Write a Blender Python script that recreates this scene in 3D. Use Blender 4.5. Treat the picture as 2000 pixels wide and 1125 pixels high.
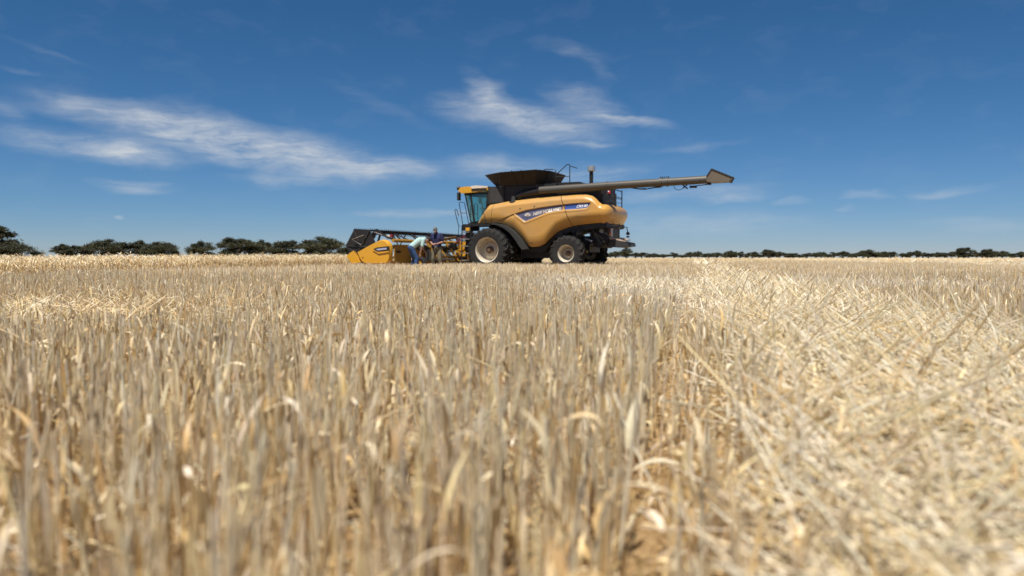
import bpy, math, random
import numpy as np
from mathutils import Vector, Matrix

for o in list(bpy.data.objects):
    bpy.data.objects.remove(o, do_unlink=True)
SC = bpy.context.scene
COL = SC.collection
random.seed(4)
RNG = np.random.default_rng(11)
rad = math.radians

# ------------------------------------------------------------------ camera
CAM_H = 0.56
cam_d = bpy.data.cameras.new('camera')
cam = bpy.data.objects.new('camera', cam_d)
COL.objects.link(cam)
cam.location = (0, 0, CAM_H)
cam.rotation_euler = (rad(90) - math.atan(59.5 / 1500), 0, 0)
cam_d.sensor_width = 36
cam_d.lens = 27.0
cam_d.clip_start = 0.02
cam_d.clip_end = 6000
cam_d.dof.use_dof = True
cam_d.dof.focus_distance = 9.5
cam_d.dof.aperture_fstop = 2.0
SC.camera = cam

# ------------------------------------------------------------------ world, sun, exposure
SUN_EL, SUN_AZ = 67.0, 203.0          # azimuth clockwise from +Y (away from the camera)
SC.view_settings.view_transform = 'Standard'
SC.view_settings.look = 'None'
SC.view_settings.gamma = 1.0
SC.view_settings.use_curve_mapping = False
SC.view_settings.exposure = 0.38
SC.cycles.use_denoising = True
SC.cycles.max_bounces = 6
SC.cycles.diffuse_bounces = 3
SC.cycles.transparent_max_bounces = 16

sun_d = bpy.data.lights.new('sun', 'SUN')
sun_d.energy = 4.8
sun_d.angle = rad(0.53)
sun_d.color = (1.0, 0.95, 0.88)
sun = bpy.data.objects.new('sun', sun_d)
COL.objects.link(sun)
sdir = Vector((math.sin(rad(SUN_AZ)) * math.cos(rad(SUN_EL)), math.cos(rad(SUN_AZ)) * math.cos(rad(SUN_EL)), math.sin(rad(SUN_EL))))
sun.rotation_euler = sdir.to_track_quat('Z', 'Y').to_euler()
sun.location = (0, -20, 40)

W = bpy.data.worlds.new('World')
SC.world = W
W.use_nodes = True
W.cycles.sampling_method = 'MANUAL'
W.cycles.sample_map_resolution = 512
wt = W.node_tree
wt.nodes.clear()


def wn(t, **k):
    n = wt.nodes.new(t)
    for a, b in k.items():
        setattr(n, a, b)
    return n


def wmath(op, a, b=None, c=None, clamp=False):
    n = wn('ShaderNodeMath', operation=op, use_clamp=clamp)
    for i, x in enumerate((a, b, c)):
        if x is None:
            continue
        if isinstance(x, (int, float)):
            n.inputs[i].default_value = x
        else:
            wt.links.new(x, n.inputs[i])
    return n.outputs[0]


sky = wn('ShaderNodeTexSky', sky_type='NISHITA', sun_disc=False)
sky.sun_elevation = rad(SUN_EL)
sky.sun_rotation = rad(SUN_AZ)
sky.altitude = 2000
sky.air_density = 1.0
sky.dust_density = 0.0
sky.ozone_density = 4.0
SKY_STRENGTH = 0.0565
tc = wn('ShaderNodeTexCoord')
sep = wn('ShaderNodeSeparateXYZ')
wt.links.new(tc.outputs['Generated'], sep.inputs[0])
# compass direction (folded, so the cloud field goes on all round) and elevation, in degrees
azd = wmath('MULTIPLY', wmath('ARCTAN2', sep.outputs[0], sep.outputs[1]), 57.2958)
azd = wmath('SUBTRACT', wmath('PINGPONG', wmath('ADD', azd, 405.0), 90.0), 45.0)
eld = wmath('MULTIPLY', wmath('ARCSINE', sep.outputs[2]), 57.2958)
cmb = wn('ShaderNodeCombineXYZ')
wt.links.new(azd, cmb.inputs[0])
wt.links.new(eld, cmb.inputs[1])


def wnoise(vec, scale, detail, rough, rot=0.0, stretch=(1, 1, 1), distortion=0.0, off=(0, 0, 0)):
    m = wn('ShaderNodeMapping')
    m.inputs['Rotation'].default_value = (0, 0, rot)
    m.inputs['Scale'].default_value = stretch
    m.inputs['Location'].default_value = off
    wt.links.new(vec, m.inputs['Vector'])
    n = wn('ShaderNodeTexNoise', noise_dimensions='2D')
    n.inputs['Scale'].default_value = scale
    n.inputs['Detail'].default_value = detail
    n.inputs['Roughness'].default_value = rough
    n.inputs['Distortion'].default_value = distortion
    wt.links.new(m.outputs[0], n.inputs['Vector'])
    return n


# bend the coordinates so that cloud edges fray
wa = wnoise(cmb.outputs[0], 0.30, 3, 0.6, rad(10), (0.6, 1.6, 1))
vs = wn('ShaderNodeVectorMath', operation='SUBTRACT')
wt.links.new(wa.outputs['Color'], vs.inputs[0])
vs.inputs[1].default_value = (0.5, 0.5, 0.5)
vm = wn('ShaderNodeVectorMath', operation='MULTIPLY')
wt.links.new(vs.outputs[0], vm.inputs[0])
vm.inputs[1].default_value = (3.0, 1.1, 0)
va = wn('ShaderNodeVectorMath', operation='ADD')
wt.links.new(cmb.outputs[0], va.inputs[0])
wt.links.new(vm.outputs[0], va.inputs[1])
warped = va.outputs[0]
CLOUDS = [  # azimuth, elevation, half length, half width (degrees), tilt, strength
    (-26.83, 9.34, 4.71, 0.92, -0.13, 0.75),
    (-21.00, 8.40, 4.66, 1.36, -0.24, 0.90),
    (-14.85, 7.15, 5.89, 1.48, -0.15, 0.95),
    (-8.86, 6.50, 3.17, 0.68, -0.02, 0.80),
    (-24.24, 7.93, 4.13, 1.04, -0.20, 0.50),
    (-29.09, 7.22, 4.67, 0.80, -0.08, 0.75),
    (-25.66, 6.71, 3.10, 0.59, -0.10, 0.60),
    (-16.80, 5.47, 2.98, 0.51, -0.02, 0.45),
    (-26.46, 4.72, 2.20, 0.44, -0.03, 0.60),
    (-26.71, 2.65, 0.40, 0.14, -0.00, 0.50),
    (-1.59, 11.74, 2.37, 0.92, -0.64, 0.75),
    (1.89, 9.86, 4.77, 1.15, -0.22, 0.95),
    (5.66, 11.08, 2.84, 1.06, -0.29, 0.60),
    (8.47, 9.90, 2.80, 0.42, -0.12, 0.80),
    (-3.78, 10.86, 2.09, 0.99, -0.10, 0.40),
    (5.67, 8.28, 1.89, 0.19, -0.03, 0.50),
    (4.33, 14.89, 2.66, 0.53, -0.20, 0.26),
    (6.21, 13.80, 1.70, 0.38, -0.54, 0.17),
    (-1.52, 6.61, 3.63, 0.92, -0.00, 0.60),
    (4.55, 6.07, 4.55, 0.76, 0.05, 0.50),
    (12.36, 4.63, 5.47, 0.49, 0.05, 0.50),
    (15.94, 4.27, 2.47, 0.29, 0.06, 0.45),
    (12.74, 2.41, 8.36, 1.04, -0.00, 0.36),
    (24.77, 4.17, 1.42, 0.28, -0.03, 0.42),
    (29.58, 4.26, 2.17, 0.27, 0.08, 0.34),
    (23.36, 3.42, 0.45, 0.18, -0.00, 0.20),
    (19.39, 3.94, 1.19, 0.22, -0.00, 0.35),
    (-7.20, 3.13, 4.14, 0.34, 0.02, 0.50),
    (-30.82, 12.84, 2.25, 0.23, -0.32, 0.09),
    (-32.35, 11.43, 1.09, 0.19, -0.20, 0.18),
    (-9.75, 10.98, 3.71, 0.41, -0.38, 0.13),
    (13.05, 7.89, 3.62, 0.26, 0.06, 0.20),
    (31.46, 2.17, 3.34, 0.46, -0.00, 0.30),
    (-32.94, 9.07, 1.08, 0.64, -0.00, 0.25),
]

acc = None
for (a0, e0, hl, hw, rot, amp) in CLOUDS:
    m = wn('ShaderNodeMapping', vector_type='TEXTURE')
    m.inputs['Location'].default_value = (a0, e0, 0)
    m.inputs['Rotation'].default_value = (0, 0, rot)
    m.inputs['Scale'].default_value = (hl, hw, 1)
    wt.links.new(warped, m.inputs['Vector'])
    ln = wn('ShaderNodeVectorMath', operation='LENGTH')
    wt.links.new(m.outputs[0], ln.inputs[0])
    mr = wn('ShaderNodeMapRange', interpolation_type='SMOOTHSTEP')
    mr.inputs['From Min'].default_value = 1.5
    mr.inputs['From Max'].default_value = 0.15
    mr.inputs['To Min'].default_value = 0.0
    mr.inputs['To Max'].default_value = amp
    wt.links.new(ln.outputs['Value'], mr.inputs['Value'])
    acc = mr.outputs[0] if acc is None else wmath('ADD', acc, mr.outputs[0])
fib = wnoise(warped, 0.75, 8, 0.64, rad(12), (0.36, 2.6, 1), 0.2)
puf = wnoise(warped, 0.35, 4, 0.55, rad(-25), (0.8, 1.6, 1), 0.0, (7, 3, 0))
tex = wmath('ADD', wmath('MULTIPLY', fib.outputs['Fac'], 0.62), wmath('MULTIPLY', puf.outputs['Fac'], 0.5))
tex = wmath('MULTIPLY', wmath('SUBTRACT', tex, 0.27), 1.75, clamp=True)
acc = wmath('MINIMUM', acc, 1.15)
dens = wmath('MULTIPLY', acc, tex)
veil = wmath('MULTIPLY', wmath('SUBTRACT', puf.outputs['Fac'], 0.52), 0.35, clamp=True)
dens = wmath('ADD', dens, wmath('MULTIPLY', veil, 0.35))
dens = wmath('MINIMUM', dens, 0.92)
above = wmath('MULTIPLY', eld, 1.2, clamp=True)
dens = wmath('MULTIPLY', dens, above)
mix = wn('ShaderNodeMixRGB')
wt.links.new(dens, mix.inputs[0])
bg = wn('ShaderNodeBackground')
# deep clean-air blue: the red of the clear sky falls off a little faster with height
ssp = wn('ShaderNodeSeparateXYZ')
wt.links.new(sky.outputs[0], ssp.inputs[0])
scb = wn('ShaderNodeCombineXYZ')
wt.links.new(wmath('MULTIPLY', wmath('POWER', wmath('MULTIPLY', ssp.outputs[0], 0.773), 1.31), 0.50), scb.inputs[0])
wt.links.new(wmath('MULTIPLY', ssp.outputs[1], 0.77), scb.inputs[1])
wt.links.new(wmath('MULTIPLY', ssp.outputs[2], 1.0), scb.inputs[2])
wt.links.new(scb.outputs[0], mix.inputs[1])
CLOUD_L = 0.49 / SKY_STRENGTH
mix.inputs[2].default_value = (CLOUD_L * 0.93, CLOUD_L * 0.99, CLOUD_L * 1.06, 1)
wt.links.new(mix.outputs[0], bg.inputs[0])
bg.inputs[1].default_value = SKY_STRENGTH
out = wn('ShaderNodeOutputWorld')
wt.links.new(bg.outputs[0], out.inputs[0])

# ------------------------------------------------------------------ helpers


def tag(o, label=None, cat=None, group=None, kind=None):
    if label:
        o['label'] = label
    if cat:
        o['category'] = cat
    if group:
        o['group'] = group
    if kind:
        o['kind'] = kind
    return o


def empty(name, loc=(0, 0, 0), rz=0.0, parent=None):
    o = bpy.data.objects.new(name, None)
    o.empty_display_size = 0.3
    COL.objects.link(o)
    o.location = loc
    o.rotation_euler = (0, 0, rz)
    o.parent = parent
    return o


def link_mesh(name, me, mat, parent=None):
    o = bpy.data.objects.new(name, me)
    if mat is not None and not me.materials:
        me.materials.append(mat)
    COL.objects.link(o)
    o.parent = parent
    return o


class MB:
    def __init__(s):
        s.v = []
        s.f = []

    def add(s, vs_, fs_):
        b = len(s.v)
        s.v += [tuple(map(float, q)) for q in vs_]
        s.f += [tuple(b + i for i in q) for q in fs_]
        return s

    def box(s, c, d, rot=None):
        p = []
        for x in (-.5, .5):
            for y in (-.5, .5):
                for z in (-.5, .5):
                    q = Vector((x * d[0], y * d[1], z * d[2]))
                    if rot is not None:
                        q = rot @ q
                    p.append(q + Vector(c))
        return s.add(p, [(0, 1, 3, 2), (4, 6, 7, 5), (0, 4, 5, 1), (2, 3, 7, 6), (0, 2, 6, 4), (1, 5, 7, 3)])

    def prism(s, pts, y0, y1):
        """polygon in x-z, extruded along y"""
        n = len(pts)
        v_ = [(x, y0, z) for x, z in pts] + [(x, y1, z) for x, z in pts]
        f_ = [tuple(range(n)), tuple(range(2 * n - 1, n - 1, -1))]
        f_ += [(i, i + n, (i + 1) % n + n, (i + 1) % n) for i in range(n)]
        return s.add(v_, f_)

    def bar(s, a, b, w, h=None):
        h = h or w
        a, b = Vector(a), Vector(b)
        d = (b - a)
        q = d.to_track_quat('X', 'Z').to_matrix()
        return s.box((a + b) / 2, (d.length, w, h), q)

    def tube(s, path, r, n=8, caps=True):
        P = [Vector(p) for p in path]
        rr = r if isinstance(r, (list, tuple)) else [r] * len(P)
        v_, f_ = [], []
        up = Vector((0.13, 0.21, 0.97))
        for i, p in enumerate(P):
            d = (P[min(i + 1, len(P) - 1)] - P[max(i - 1, 0)]).normalized()
            a = d.cross(up)
            if a.length < 0.05:
                a = d.cross(Vector((1, 0, 0)))
            a.normalize()
            b = d.cross(a)
            up = a.cross(d)
            for k in range(n):
                t = 2 * math.pi * k / n
                v_.append(p + (a * math.cos(t) + b * math.sin(t)) * rr[i])
        for i in range(len(P) - 1):
            for k in range(n):
                f_.append((i * n + k, i * n + (k + 1) % n, (i + 1) * n + (k + 1) % n, (i + 1) * n + k))
        if caps:
            f_.append(tuple(range(n - 1, -1, -1)))
            f_.append(tuple((len(P) - 1) * n + k for k in range(n)))
        return s.add(v_, f_)

    def lathe(s, prof, c=(0, 0, 0), axis='y', n=32):
        v_, f_ = [], []
        m = len(prof)
        for k in range(n):
            t = 2 * math.pi * k / n
            for a, r in prof:
                x, z = r * math.cos(t), r * math.sin(t)
                q = (x, a, z) if axis == 'y' else ((a, x, z) if axis == 'x' else (x, z, a))
                v_.append((q[0] + c[0], q[1] + c[1], q[2] + c[2]))
        for k in range(n):
            k2 = (k + 1) % n
            for i in range(m - 1):
                f_.append((k * m + i, k * m + i + 1, k2 * m + i + 1, k2 * m + i))
        return s.add(v_, f_)

    def grid(s, A, flip=False):
        a, b = A.shape[:2]
        f_ = []
        for i in range(a - 1):
            for j in range(b - 1):
                q = (i * b + j, (i + 1) * b + j, (i + 1) * b + j + 1, i * b + j + 1)
                f_.append(q[::-1] if flip else q)
        return s.add(A.reshape(-1, 3), f_)

    def mesh(s, name, smooth=35):
        me = bpy.data.meshes.new(name)
        me.from_pydata(s.v, [], s.f)
        me.validate()
        if smooth:
            me.shade_smooth()
            me.set_sharp_from_angle(angle=rad(smooth))
        return me

    def build(s, name, mat, parent=None, smooth=35):
        return link_mesh(name, s.mesh(name, smooth), mat, parent)


def new_mat(name):
    m = bpy.data.materials.new(name)
    m.use_nodes = True
    return m, m.node_tree, m.node_tree.nodes['Principled BSDF']


def mat_plain(name, col, rough=0.5, metal=0.0, var=0.25, scale=3.0, dust=0.0, dust_col=(0.36, 0.27, 0.17), bump=0.0, coat=0.0, topdust=0.0):
    """painted or worn surface: colour drifts a little, dust lies in cloudy patches and on upward faces"""
    m, t, b = new_mat(name)
    tcn = t.nodes.new('ShaderNodeTexCoord')
    n = t.nodes.new('ShaderNodeTexNoise')
    n.inputs['Scale'].default_value = scale
    n.inputs['Detail'].default_value = 7
    n.inputs['Roughness'].default_value = 0.62
    t.links.new(tcn.outputs['Object'], n.inputs['Vector'])
    mx = t.nodes.new('ShaderNodeMixRGB')
    mx.inputs[1].default_value = (*[c * (1 - var) for c in col], 1)
    mx.inputs[2].default_value = (*[min(1, c * (1 + var)) for c in col], 1)
    t.links.new(n.outputs['Fac'], mx.inputs[0])
    cur = mx.outputs[0]
    if dust > 0 or topdust > 0:
        n2 = t.nodes.new('ShaderNodeTexNoise')
        n2.inputs['Scale'].default_value = scale * 0.45
        n2.inputs['Detail'].default_value = 9
        n2.inputs['Roughness'].default_value = 0.7
        t.links.new(tcn.outputs['Object'], n2.inputs['Vector'])
        mr = t.nodes.new('ShaderNodeMapRange')
        mr.inputs['From Min'].default_value = 0.3
        mr.inputs['From Max'].default_value = 0.72
        mr.inputs['To Min'].default_value = dust * 0.35
        mr.inputs['To Max'].default_value = min(1, dust * 1.5)
        t.links.new(n2.outputs['Fac'], mr.inputs['Value'])
        fac = mr.outputs[0]
        if topdust > 0:
            g = t.nodes.new('ShaderNodeNewGeometry')
            sp = t.nodes.new('ShaderNodeSeparateXYZ')
            t.links.new(g.outputs['Normal'], sp.inputs[0])
            ml = t.nodes.new('ShaderNodeMath')
            ml.operation = 'MULTIPLY'
            ml.use_clamp = True
            ml.inputs[1].default_value = topdust
            t.links.new(sp.outputs[2], ml.inputs[0])
            ad = t.nodes.new('ShaderNodeMath')
            ad.operation = 'MAXIMUM'
            t.links.new(fac, ad.inputs[0])
            t.links.new(ml.outputs[0], ad.inputs[1])
            fac = ad.outputs[0]
        m2 = t.nodes.new('ShaderNodeMixRGB')
        t.links.new(fac, m2.inputs[0])
        t.links.new(cur, m2.inputs[1])
        m2.inputs[2].default_value = (*dust_col, 1)
        cur = m2.outputs[0]
    t.links.new(cur, b.inputs['Base Color'])
    b.inputs['Roughness'].default_value = rough
    b.inputs['Metallic'].default_value = metal
    b.inputs['Coat Weight'].default_value = coat
    b.inputs['Coat Roughness'].default_value = 0.15
    if bump > 0:
        bp = t.nodes.new('ShaderNodeBump')
        bp.inputs['Strength'].default_value = bump
        bp.inputs['Distance'].default_value = 0.02
        t.links.new(n.outputs['Fac'], bp.inputs['Height'])
        t.links.new(bp.outputs[0], b.inputs['Normal'])
    return m


def mat_attr(name, rough=0.7, trans=0.25, spec=0.25, var=0.12, scale=40.0):
    """colour from the 'col' attribute, with some light passing through thin dry leaf"""
    m, t, b = new_mat(name)
    a = t.nodes.new('ShaderNodeAttribute')
    a.attribute_name = 'col'
    n = t.nodes.new('ShaderNodeTexNoise')
    n.inputs['Scale'].default_value = scale
    n.inputs['Detail'].default_value = 3
    tcn = t.nodes.new('ShaderNodeTexCoord')
    t.links.new(tcn.outputs['Object'], n.inputs['Vector'])
    mr = t.nodes.new('ShaderNodeMapRange')
    mr.inputs['To Min'].default_value = 1 - var * 2
    mr.inputs['To Max'].default_value = 1 + var * 2
    t.links.new(n.outputs['Fac'], mr.inputs['Value'])
    mx = t.nodes.new('ShaderNodeMixRGB')
    mx.blend_type = 'MULTIPLY'
    mx.inputs[0].default_value = 1
    t.links.new(a.outputs['Color'], mx.inputs[1])
    t.links.new(mr.outputs[0], mx.inputs[2])
    t.links.new(mx.outputs[0], b.inputs['Base Color'])
    b.inputs['Roughness'].default_value = rough
    b.inputs['Specular IOR Level'].default_value = spec
    if trans > 0:
        tr = t.nodes.new('ShaderNodeBsdfTranslucent')
        t.links.new(mx.outputs[0], tr.inputs[0])
        ms = t.nodes.new('ShaderNodeMixShader')
        ms.inputs[0].default_value = trans
        t.links.new(b.outputs[0], ms.inputs[1])
        t.links.new(tr.outputs[0], ms.inputs[2])
        t.links.new(ms.outputs[0], t.nodes['Material Output'].inputs['Surface'])
    return m


YELLOW = mat_plain('harvester_yellow', (0.62, 0.31, 0.04), 0.38, 0, 0.10, 2.2, 0.46, (0.40, 0.26, 0.13), coat=0.25, topdust=0.25)
YELLOW2 = mat_plain('header_yellow', (0.72, 0.35, 0.010), 0.35, 0, 0.06, 2.0, 0.14, (0.50, 0.32, 0.14), coat=0.25, topdust=0.3)
BLACK = mat_plain('black_steel', (0.007, 0.007, 0.008), 0.55, 0, 0.3, 3.0, 0.10, (0.09, 0.068, 0.045), topdust=0.22)
DARKFAB = mat_plain('hopper_canvas', (0.012, 0.0095, 0.007), 0.75, 0, 0.3, 2.0, 0.2, (0.06, 0.038, 0.02))
DARKGREY = mat_plain('dark_grey_plastic', (0.026, 0.028, 0.027), 0.55, 0, 0.2, 2.0, 0.2, (0.09, 0.078, 0.06), topdust=0.2)
SCREEN = mat_plain('radiator_screen', (0.03, 0.03, 0.03), 0.7, 0.1, 0.3, 9.0, 0.3, (0.08, 0.07, 0.06), bump=0.4)
RUBBER = mat_plain('tyre_rubber', (0.009, 0.009, 0.009), 0.85, 0, 0.3, 5.0, 0.26, (0.055, 0.048, 0.039), bump=0.15)
RIM = mat_plain('rim_cream', (0.66, 0.60, 0.48), 0.45, 0, 0.08, 3.0, 0.35, (0.42, 0.33, 0.22))
HUB = mat_plain('hub_rust', (0.11, 0.055, 0.035), 0.6, 0.2, 0.3, 6.0, 0.3)
TUBEGREY = mat_plain('auger_grey', (0.080, 0.076, 0.064), 0.45, 0.1, 0.2, 1.2, 0.25, (0.12, 0.09, 0.055))
SPOUT = mat_plain('spout_rubber', (0.12, 0.10, 0.07), 0.6, 0, 0.15, 2.0, 0.3, (0.22, 0.17, 0.11))
CHROME = mat_plain('chrome', (0.50, 0.47, 0.42), 0.32, 0.55, 0.1, 4.0)
STEEL = mat_plain('bare_steel', (0.42, 0.40, 0.37), 0.4, 0.7, 0.15, 5.0, 0.2)
BLUE = mat_plain('stripe_blue', (0.030, 0.065, 0.19), 0.45, 0, 0.1, 2.0, 0.45, (0.22, 0.17, 0.14))
BLUE2 = mat_plain('stripe_blue_clean', (0.022, 0.085, 0.33), 0.4, 0, 0.1, 2.0, 0.08, (0.30, 0.22, 0.17))
WHITE = mat_plain('lettering_white', (0.74, 0.68, 0.60), 0.5, 0, 0.08, 6.0, 0.35, (0.50, 0.36, 0.26))
FRAMEY = mat_plain('frame_yellow', (0.46, 0.23, 0.012), 0.5, 0, 0.15, 3.0, 0.3, (0.22, 0.15, 0.07), topdust=0.2)
DECAL = mat_plain('decal_lavender', (0.42, 0.46, 0.66), 0.45, 0, 0.2, 9.0, 0.2)
WHITE2 = mat_plain('lettering_bright', (0.86, 0.86, 0.88), 0.45, 0, 0.05, 6.0)
CREAM = mat_plain('roof_cream', (0.72, 0.66, 0.55), 0.45, 0, 0.1, 3.0, 0.2)
BEIGE = mat_plain('spreader_beige', (0.62, 0.48, 0.38), 0.55, 0, 0.12, 4.0, 0.3)
ORANGE = mat_plain('lamp_orange', (0.85, 0.22, 0.03), 0.25, 0, 0.1, 8.0)
RED = mat_plain('marker_red', (0.62, 0.03, 0.03), 0.4, 0, 0.1, 8.0)
DKRED = mat_plain('hose_red', (0.22, 0.02, 0.03), 0.5, 0, 0.1, 8.0)
SEATF = mat_plain('seat_fabric', (0.03, 0.032, 0.035), 0.9, 0, 0.2, 8.0)


def mat_glass():
    m, t, b = new_mat('cab_glass')
    t.nodes.remove(b)
    tr = t.nodes.new('ShaderNodeBsdfTransparent')
    tr.inputs[0].default_value = (0.56, 0.86, 0.84, 1)
    gl = t.nodes.new('ShaderNodeBsdfGlossy')
    gl.inputs['Roughness'].default_value = 0.03
    df = t.nodes.new('ShaderNodeBsdfDiffuse')
    df.inputs[0].default_value = (0.16, 0.30, 0.29, 1)
    m0 = t.nodes.new('ShaderNodeMixShader')
    m0.inputs[0].default_value = 0.15
    t.links.new(tr.outputs[0], m0.inputs[1])
    t.links.new(df.outputs[0], m0.inputs[2])
    ms = t.nodes.new('ShaderNodeMixShader')
    ms.inputs[0].default_value = 0.07
    t.links.new(m0.outputs[0], ms.inputs[1])
    t.links.new(gl.outputs[0], ms.inputs[2])
    t.links.new(ms.outputs[0], t.nodes['Material Output'].inputs['Surface'])
    return m


GLASS = mat_glass()
# ------------------------------------------------------------------ combine harvester (x forward, y to its left side, z up, metres)
MX, MY, MROT = -0.176, 36.147, rad(156)
combine = empty('combine_harvester', (MX, MY, 0), MROT)
tag(combine, 'yellow combine harvester with dark hopper and long grey unloading auger', 'harvester')


def interp(pts):
    P = sorted(pts)
    xs = np.array([p[0] for p in P])
    ys = np.array([p[1] for p in P])

    def fn(x):
        # light smoothing of the outline
        x = np.asarray(x, float)
        k = 0.07
        return (np.interp(x - k, xs, ys) + 2 * np.interp(x, xs, ys) + np.interp(x + k, xs, ys)) / 4
    return fn


ZT = interp([(.93, 2.16), (.33, 2.94), (.03, 2.98), (-.67, 3.08), (-1.83, 3.17), (-2.77, 3.24), (-3.16, 3.26), (-3.92, 3.29), (-4.30, 3.28), (-4.58, 3.20), (-4.77, 3.06), (-4.96, 2.85), (-5.19, 2.82)])
ZB = interp([(.93, 2.13), (.13, 2.12), (-.12, 2.14), (-.47, 2.08), (-.96, 1.86), (-1.35, 1.50), (-1.70, 1.06), (-1.78, 1.03), (-2.16, 1.05), (-2.44, 1.17), (-2.68, 1.42), (-3.0, 1.70), (-3.47, 1.88), (-3.92, 1.97), (-4.6, 2.03), (-5.2, 2.06)])
SU = interp([(-.9, 2.46), (-1.02, 2.50), (-1.62, 2.66), (-2.29, 2.76), (-3.27, 2.86), (-3.91, 2.90), (-4.6, 2.915)])
SL = interp([(-.9, 2.62), (-1.02, 2.50), (-1.53, 2.12), (-2.05, 2.30), (-2.57, 2.49), (-3.0, 2.56), (-3.41, 2.60), (-4.04, 2.625), (-4.40, 2.65), (-4.52, 2.74), (-4.58, 2.95)])
CR = interp([(.1, 2.10), (-.12, 2.16), (-.55, 2.34), (-1.02, 2.50)])


def sstep(a, b, x):
    t = np.clip((x - a) / (b - a), 0, 1)
    return t * t * (3 - 2 * t)


def inset(u, z):
    """how far the skin lies inside the 1.65 m side plane"""
    zt, zb = ZT(u), ZB(u)
    r = 0.20 * np.clip(1 - (zt - z) / .26, 0, 1) ** 2
    r = r + 0.09 * np.clip((z - 2.35) / .9, 0, 1)
    und = np.clip(1 - (z - zb) / .50, 0, 1)
    r = r + (0.14 + 0.16 * sstep(-2.4, -3.3, u)) * und ** 2
    r = r + 0.06 * np.clip(u / .9, 0, 1)
    su, sl = SU(u), SL(u)
    into = (u < -0.99) & (u > -4.58)
    d = np.where(into, sstep(-.004, .022, su - z) * sstep(-0.005, .055, z - sl), 0)
    lip = np.where(into, np.exp(-((z - sl + .045) / .04) ** 2) * sstep(-.98, -1.25, u), 0)
    r = r + 0.060 * d - 0.014 * lip
    cr = CR(u)
    below = (u >= -1.02) & (u < .05) & (z < cr)
    r = r + np.where(below, 0.055 * np.exp(-np.clip(cr - z, 0, 9) / .10) * sstep(.05, -.3, u), 0)
    return r


def udoor(z):
    return -3.155 - (3.26 - z) * 0.408


def side_front(sgn):
    nt, ns = 220, 150
    t, s_ = np.meshgrid(np.linspace(0, 1, nt), np.linspace(0, 1, ns), indexing='ij')
    u = .93 + t * (-3.4 - .93)
    for _ in range(8):
        z = ZB(u) + s_ * (ZT(u) - ZB(u))
        u = .93 + t * (udoor(z) + .014 - .93)
    A = np.stack([u, sgn * (1.65 - inset(u, z)), z], -1)
    rim_ = A[:, -1:].copy()
    rim_[..., 1] -= sgn * 0.10
    low = A[:, :1].copy()
    low[..., 1] -= sgn * 0.10
    A = np.concatenate([low, A, rim_], 1)
    return MB().grid(A, flip=(sgn > 0))


def rear_path(n=150):
    """plan of the rear cowl from the left seam round the back: x, y, normal"""
    ph = np.radians(np.linspace(0, 76, 26)[1:])
    x = list(-4.95 - .46 * np.sin(ph))
    y = list(1.19 + .46 * np.cos(ph))
    x0, y0 = x[-1], y[-1]
    for q in np.linspace(0, 1, 16)[1:]:
        y.append(y0 * (1 - q))
        x.append(x0 - .13 * (1 - (1 - q) ** 2))
    x, y = np.array(x), np.array(y)
    return x, y


def rear_cowl():
    ns = 110
    s_ = np.linspace(0, 1, ns)
    rows = []
    for t in np.linspace(0, 1, 110):
        u = np.full(ns, -3.4 - t)
        for _ in range(8):
            z = ZB(u) + s_ * (ZT(u) - ZB(u))
            u = udoor(z) - .014 + t * (-4.95 - udoor(z) + .014)
        rows.append(np.stack([u, 1.65 - inset(u, z), z], -1))
    last_u = -4.95
    zt0, zb0 = float(ZT(last_u)), float(ZB(last_u))
    x, y = rear_path()
    px_, py_ = np.gradient(x), np.gradient(y)
    for i in range(len(x)):
        nl = math.hypot(px_[i], py_[i]) + 1e-9
        nx, ny = py_[i] / nl, -px_[i] / nl
        if ny < 0 or nx > 0.2:
            nx, ny = -nx, -ny
        f = i / len(x)
        zt = zt0 + (2.82 - zt0) * min(1, f * 6)
        zb = zb0 + (2.03 - zb0) * min(1, f * 4)
        z = zb + s_ * (zt - zb)
        ins = 0.20 * np.clip(1 - (zt - z) / .26, 0, 1) ** 2 + .30 * np.clip(1 - (z - zb) / .5, 0, 1) ** 2 + 0.09 * np.clip((z - 2.35) / .9, 0, 1)
        ins *= 1 - 0.25 * f
        rows.append(np.stack([x[i] - nx * ins, y[i] - ny * ins, z], -1))
    A = np.array(rows)
    top = A[:, -1:].copy()
    c = np.array([-4.2, 0, 0])
    top[..., :2] += (c[:2] - top[..., :2]) * 0.05
    bot = A[:, :1].copy()
    bot[..., :2] += (c[:2] - bot[..., :2]) * 0.05
    A = np.concatenate([bot, A, top], 1)
    B = A[::-1].copy()
    B[..., 1] *= -1
    return MB().grid(np.concatenate([A, B[1:]], 0), flip=True)


pf = side_front(1).build('side_panel', YELLOW, combine, 50)
pf['label'] = 'front yellow side panel with blue stripe'
side_front(-1).build('side_panel', YELLOW, combine, 50)
pr = rear_cowl().build('rear_cowl', YELLOW, combine, 50)


def decal(name, u0, u1, mat, parent, off=.006):
    n = 90
    us = np.linspace(u0, u1, n)
    rows = []
    for u in us:
        a, b = float(SL(u)) + .030, float(SU(u)) - .026
        if b < a + .004:
            b = a + .004
        z = np.linspace(a, b, 14)
        rows.append(np.stack([np.full(14, u), 1.65 - inset(np.full(14, u), z) + off, z], -1))
    return MB().grid(np.array(rows), flip=True).build(name, mat, parent, 60)


decal('stripe', -1.06, -3.29, BLUE, pf)
decal('stripe', -3.40, -4.52, BLUE2, pr)


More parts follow.
